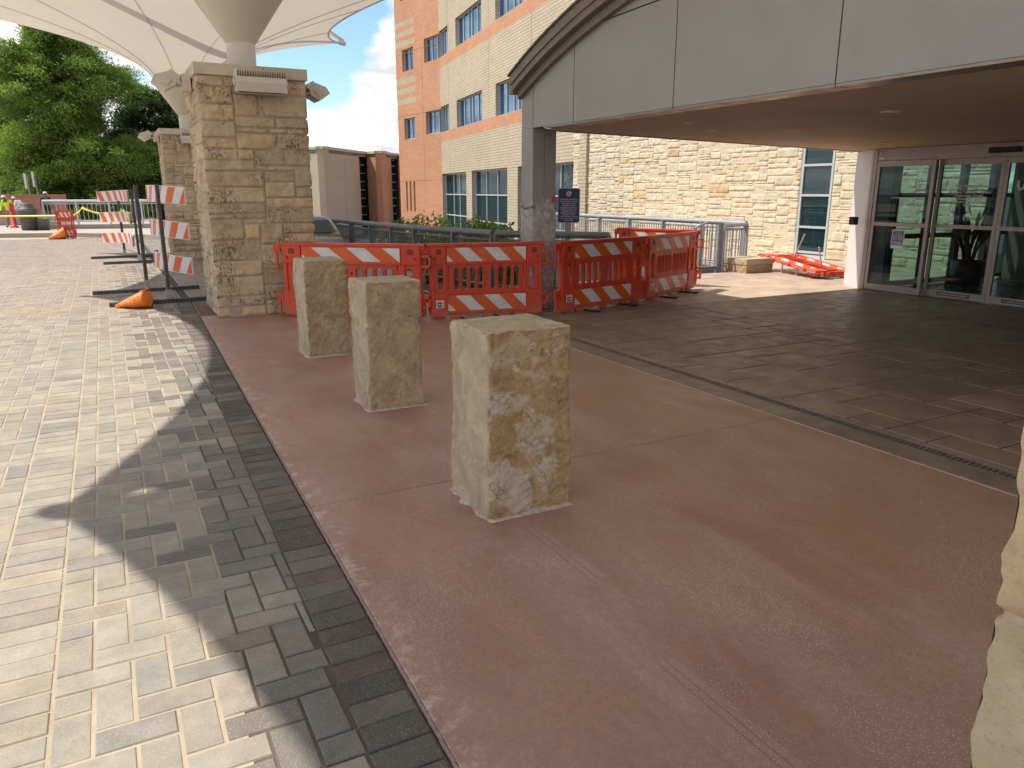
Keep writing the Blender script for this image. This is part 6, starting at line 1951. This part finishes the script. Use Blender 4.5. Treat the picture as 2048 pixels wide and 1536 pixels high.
p = camxy(-40, 50); cypress((p.x, p.y, -0.3), 9.8, 6.0, 8, "lighter green cypress cut off by the left edge of the picture", nbr=200, n_per=150, shape=0.5, ll=0.2, lw=0.03)
p = camxy(320, 52); cypress((p.x, p.y, -0.3), 8.6, 4.6, 14, "dark tree at the right of the big cypress, next to the farther pier", nbr=150, n_per=150, mat=M_LEAFD, ll=0.14, lw=0.05, name="broadleaf_tree", shape=0.5)
p = camxy(260, 49); cypress((p.x, p.y, -0.3), 5.2, 5.0, 17, "low dark green tree under the right side of the big cypress", nbr=130, n_per=150, mat=M_LEAFD, ll=0.14, lw=0.04, name="broadleaf_tree", shape=0.4)
p = camxy(60, 47); cypress((p.x, p.y, -0.3), 3.1, 3.4, 21, "silvery grey-green shrub behind the street sign posts", nbr=50, n_per=110, mat=M_LEAFP, ll=0.10, lw=0.035, name="silvery_shrub", shape=0.4, cat="shrub")
p = camxy(20, 58); cypress((p.x, p.y, -0.3), 6.5, 6.0, 27, "very dark tree in the background at the far left", nbr=110, n_per=130, mat=M_LEAFD, ll=0.18, lw=0.06, name="broadleaf_tree", shape=0.4)

def shrub(loc, H, Rr, seed, label, n=120):
    rng = np.random.default_rng(seed); rd = random.Random(seed)
    t = thing("shrub", label, "shrub", loc, 0, "leafy shrubs growing up from the lower garden")
    st_ = MB(); cs = []; rs = []; ds = []
    for k in range(n):
        a = rd.uniform(0, 2*PI); q = rd.random()**0.5
        h = H*(1-0.28*q*q)*rd.uniform(0.82, 1.03)
        e = Vector((Rr*q*math.cos(a), Rr*q*math.sin(a), h))
        st_.tube([(e.x*0.3, e.y*0.3, 0), (e.x*0.8, e.y*0.8, h*0.6), tuple(e)], [0.018, 0.012, 0.005], 4, caps=False)
        for j in range(3):
            f = 1-0.17*j
            cs.append(np.array([e.x*(0.9+0.1*f), e.y*(0.9+0.1*f), h*f-0.12])); rs.append(0.24); d = np.array([math.cos(a)*0.4, math.sin(a)*0.4, 0.9]); ds.append(d/np.linalg.norm(d))
    st_.build("stems", [M_BARK], t)
    leaf_cloud(rng, cs, rs, ds, 16, 0.13, 0.028, -0.1, t, M_LEAFG, "leaves")
for (u, D, h, w, lb) in ((838, 20.5, 3.52, 1.15, "leafy shrub in front of the orange brick wall beyond the long railing"),
                         (900, 19.5, 3.40, 0.9, "leafy shrub before the first ground-floor window of the tower"),
                         (962, 18.0, 3.42, 0.55, "narrow leafy shrub between two ground-floor windows of the tower"),
                         (1008, 17.0, 3.32, 0.85, "leafy shrub just left of the wrapped column beyond the railing")):
    p = camxy(u, D); shrub((p.x, p.y, -2.6), h, w, int(u), lb)
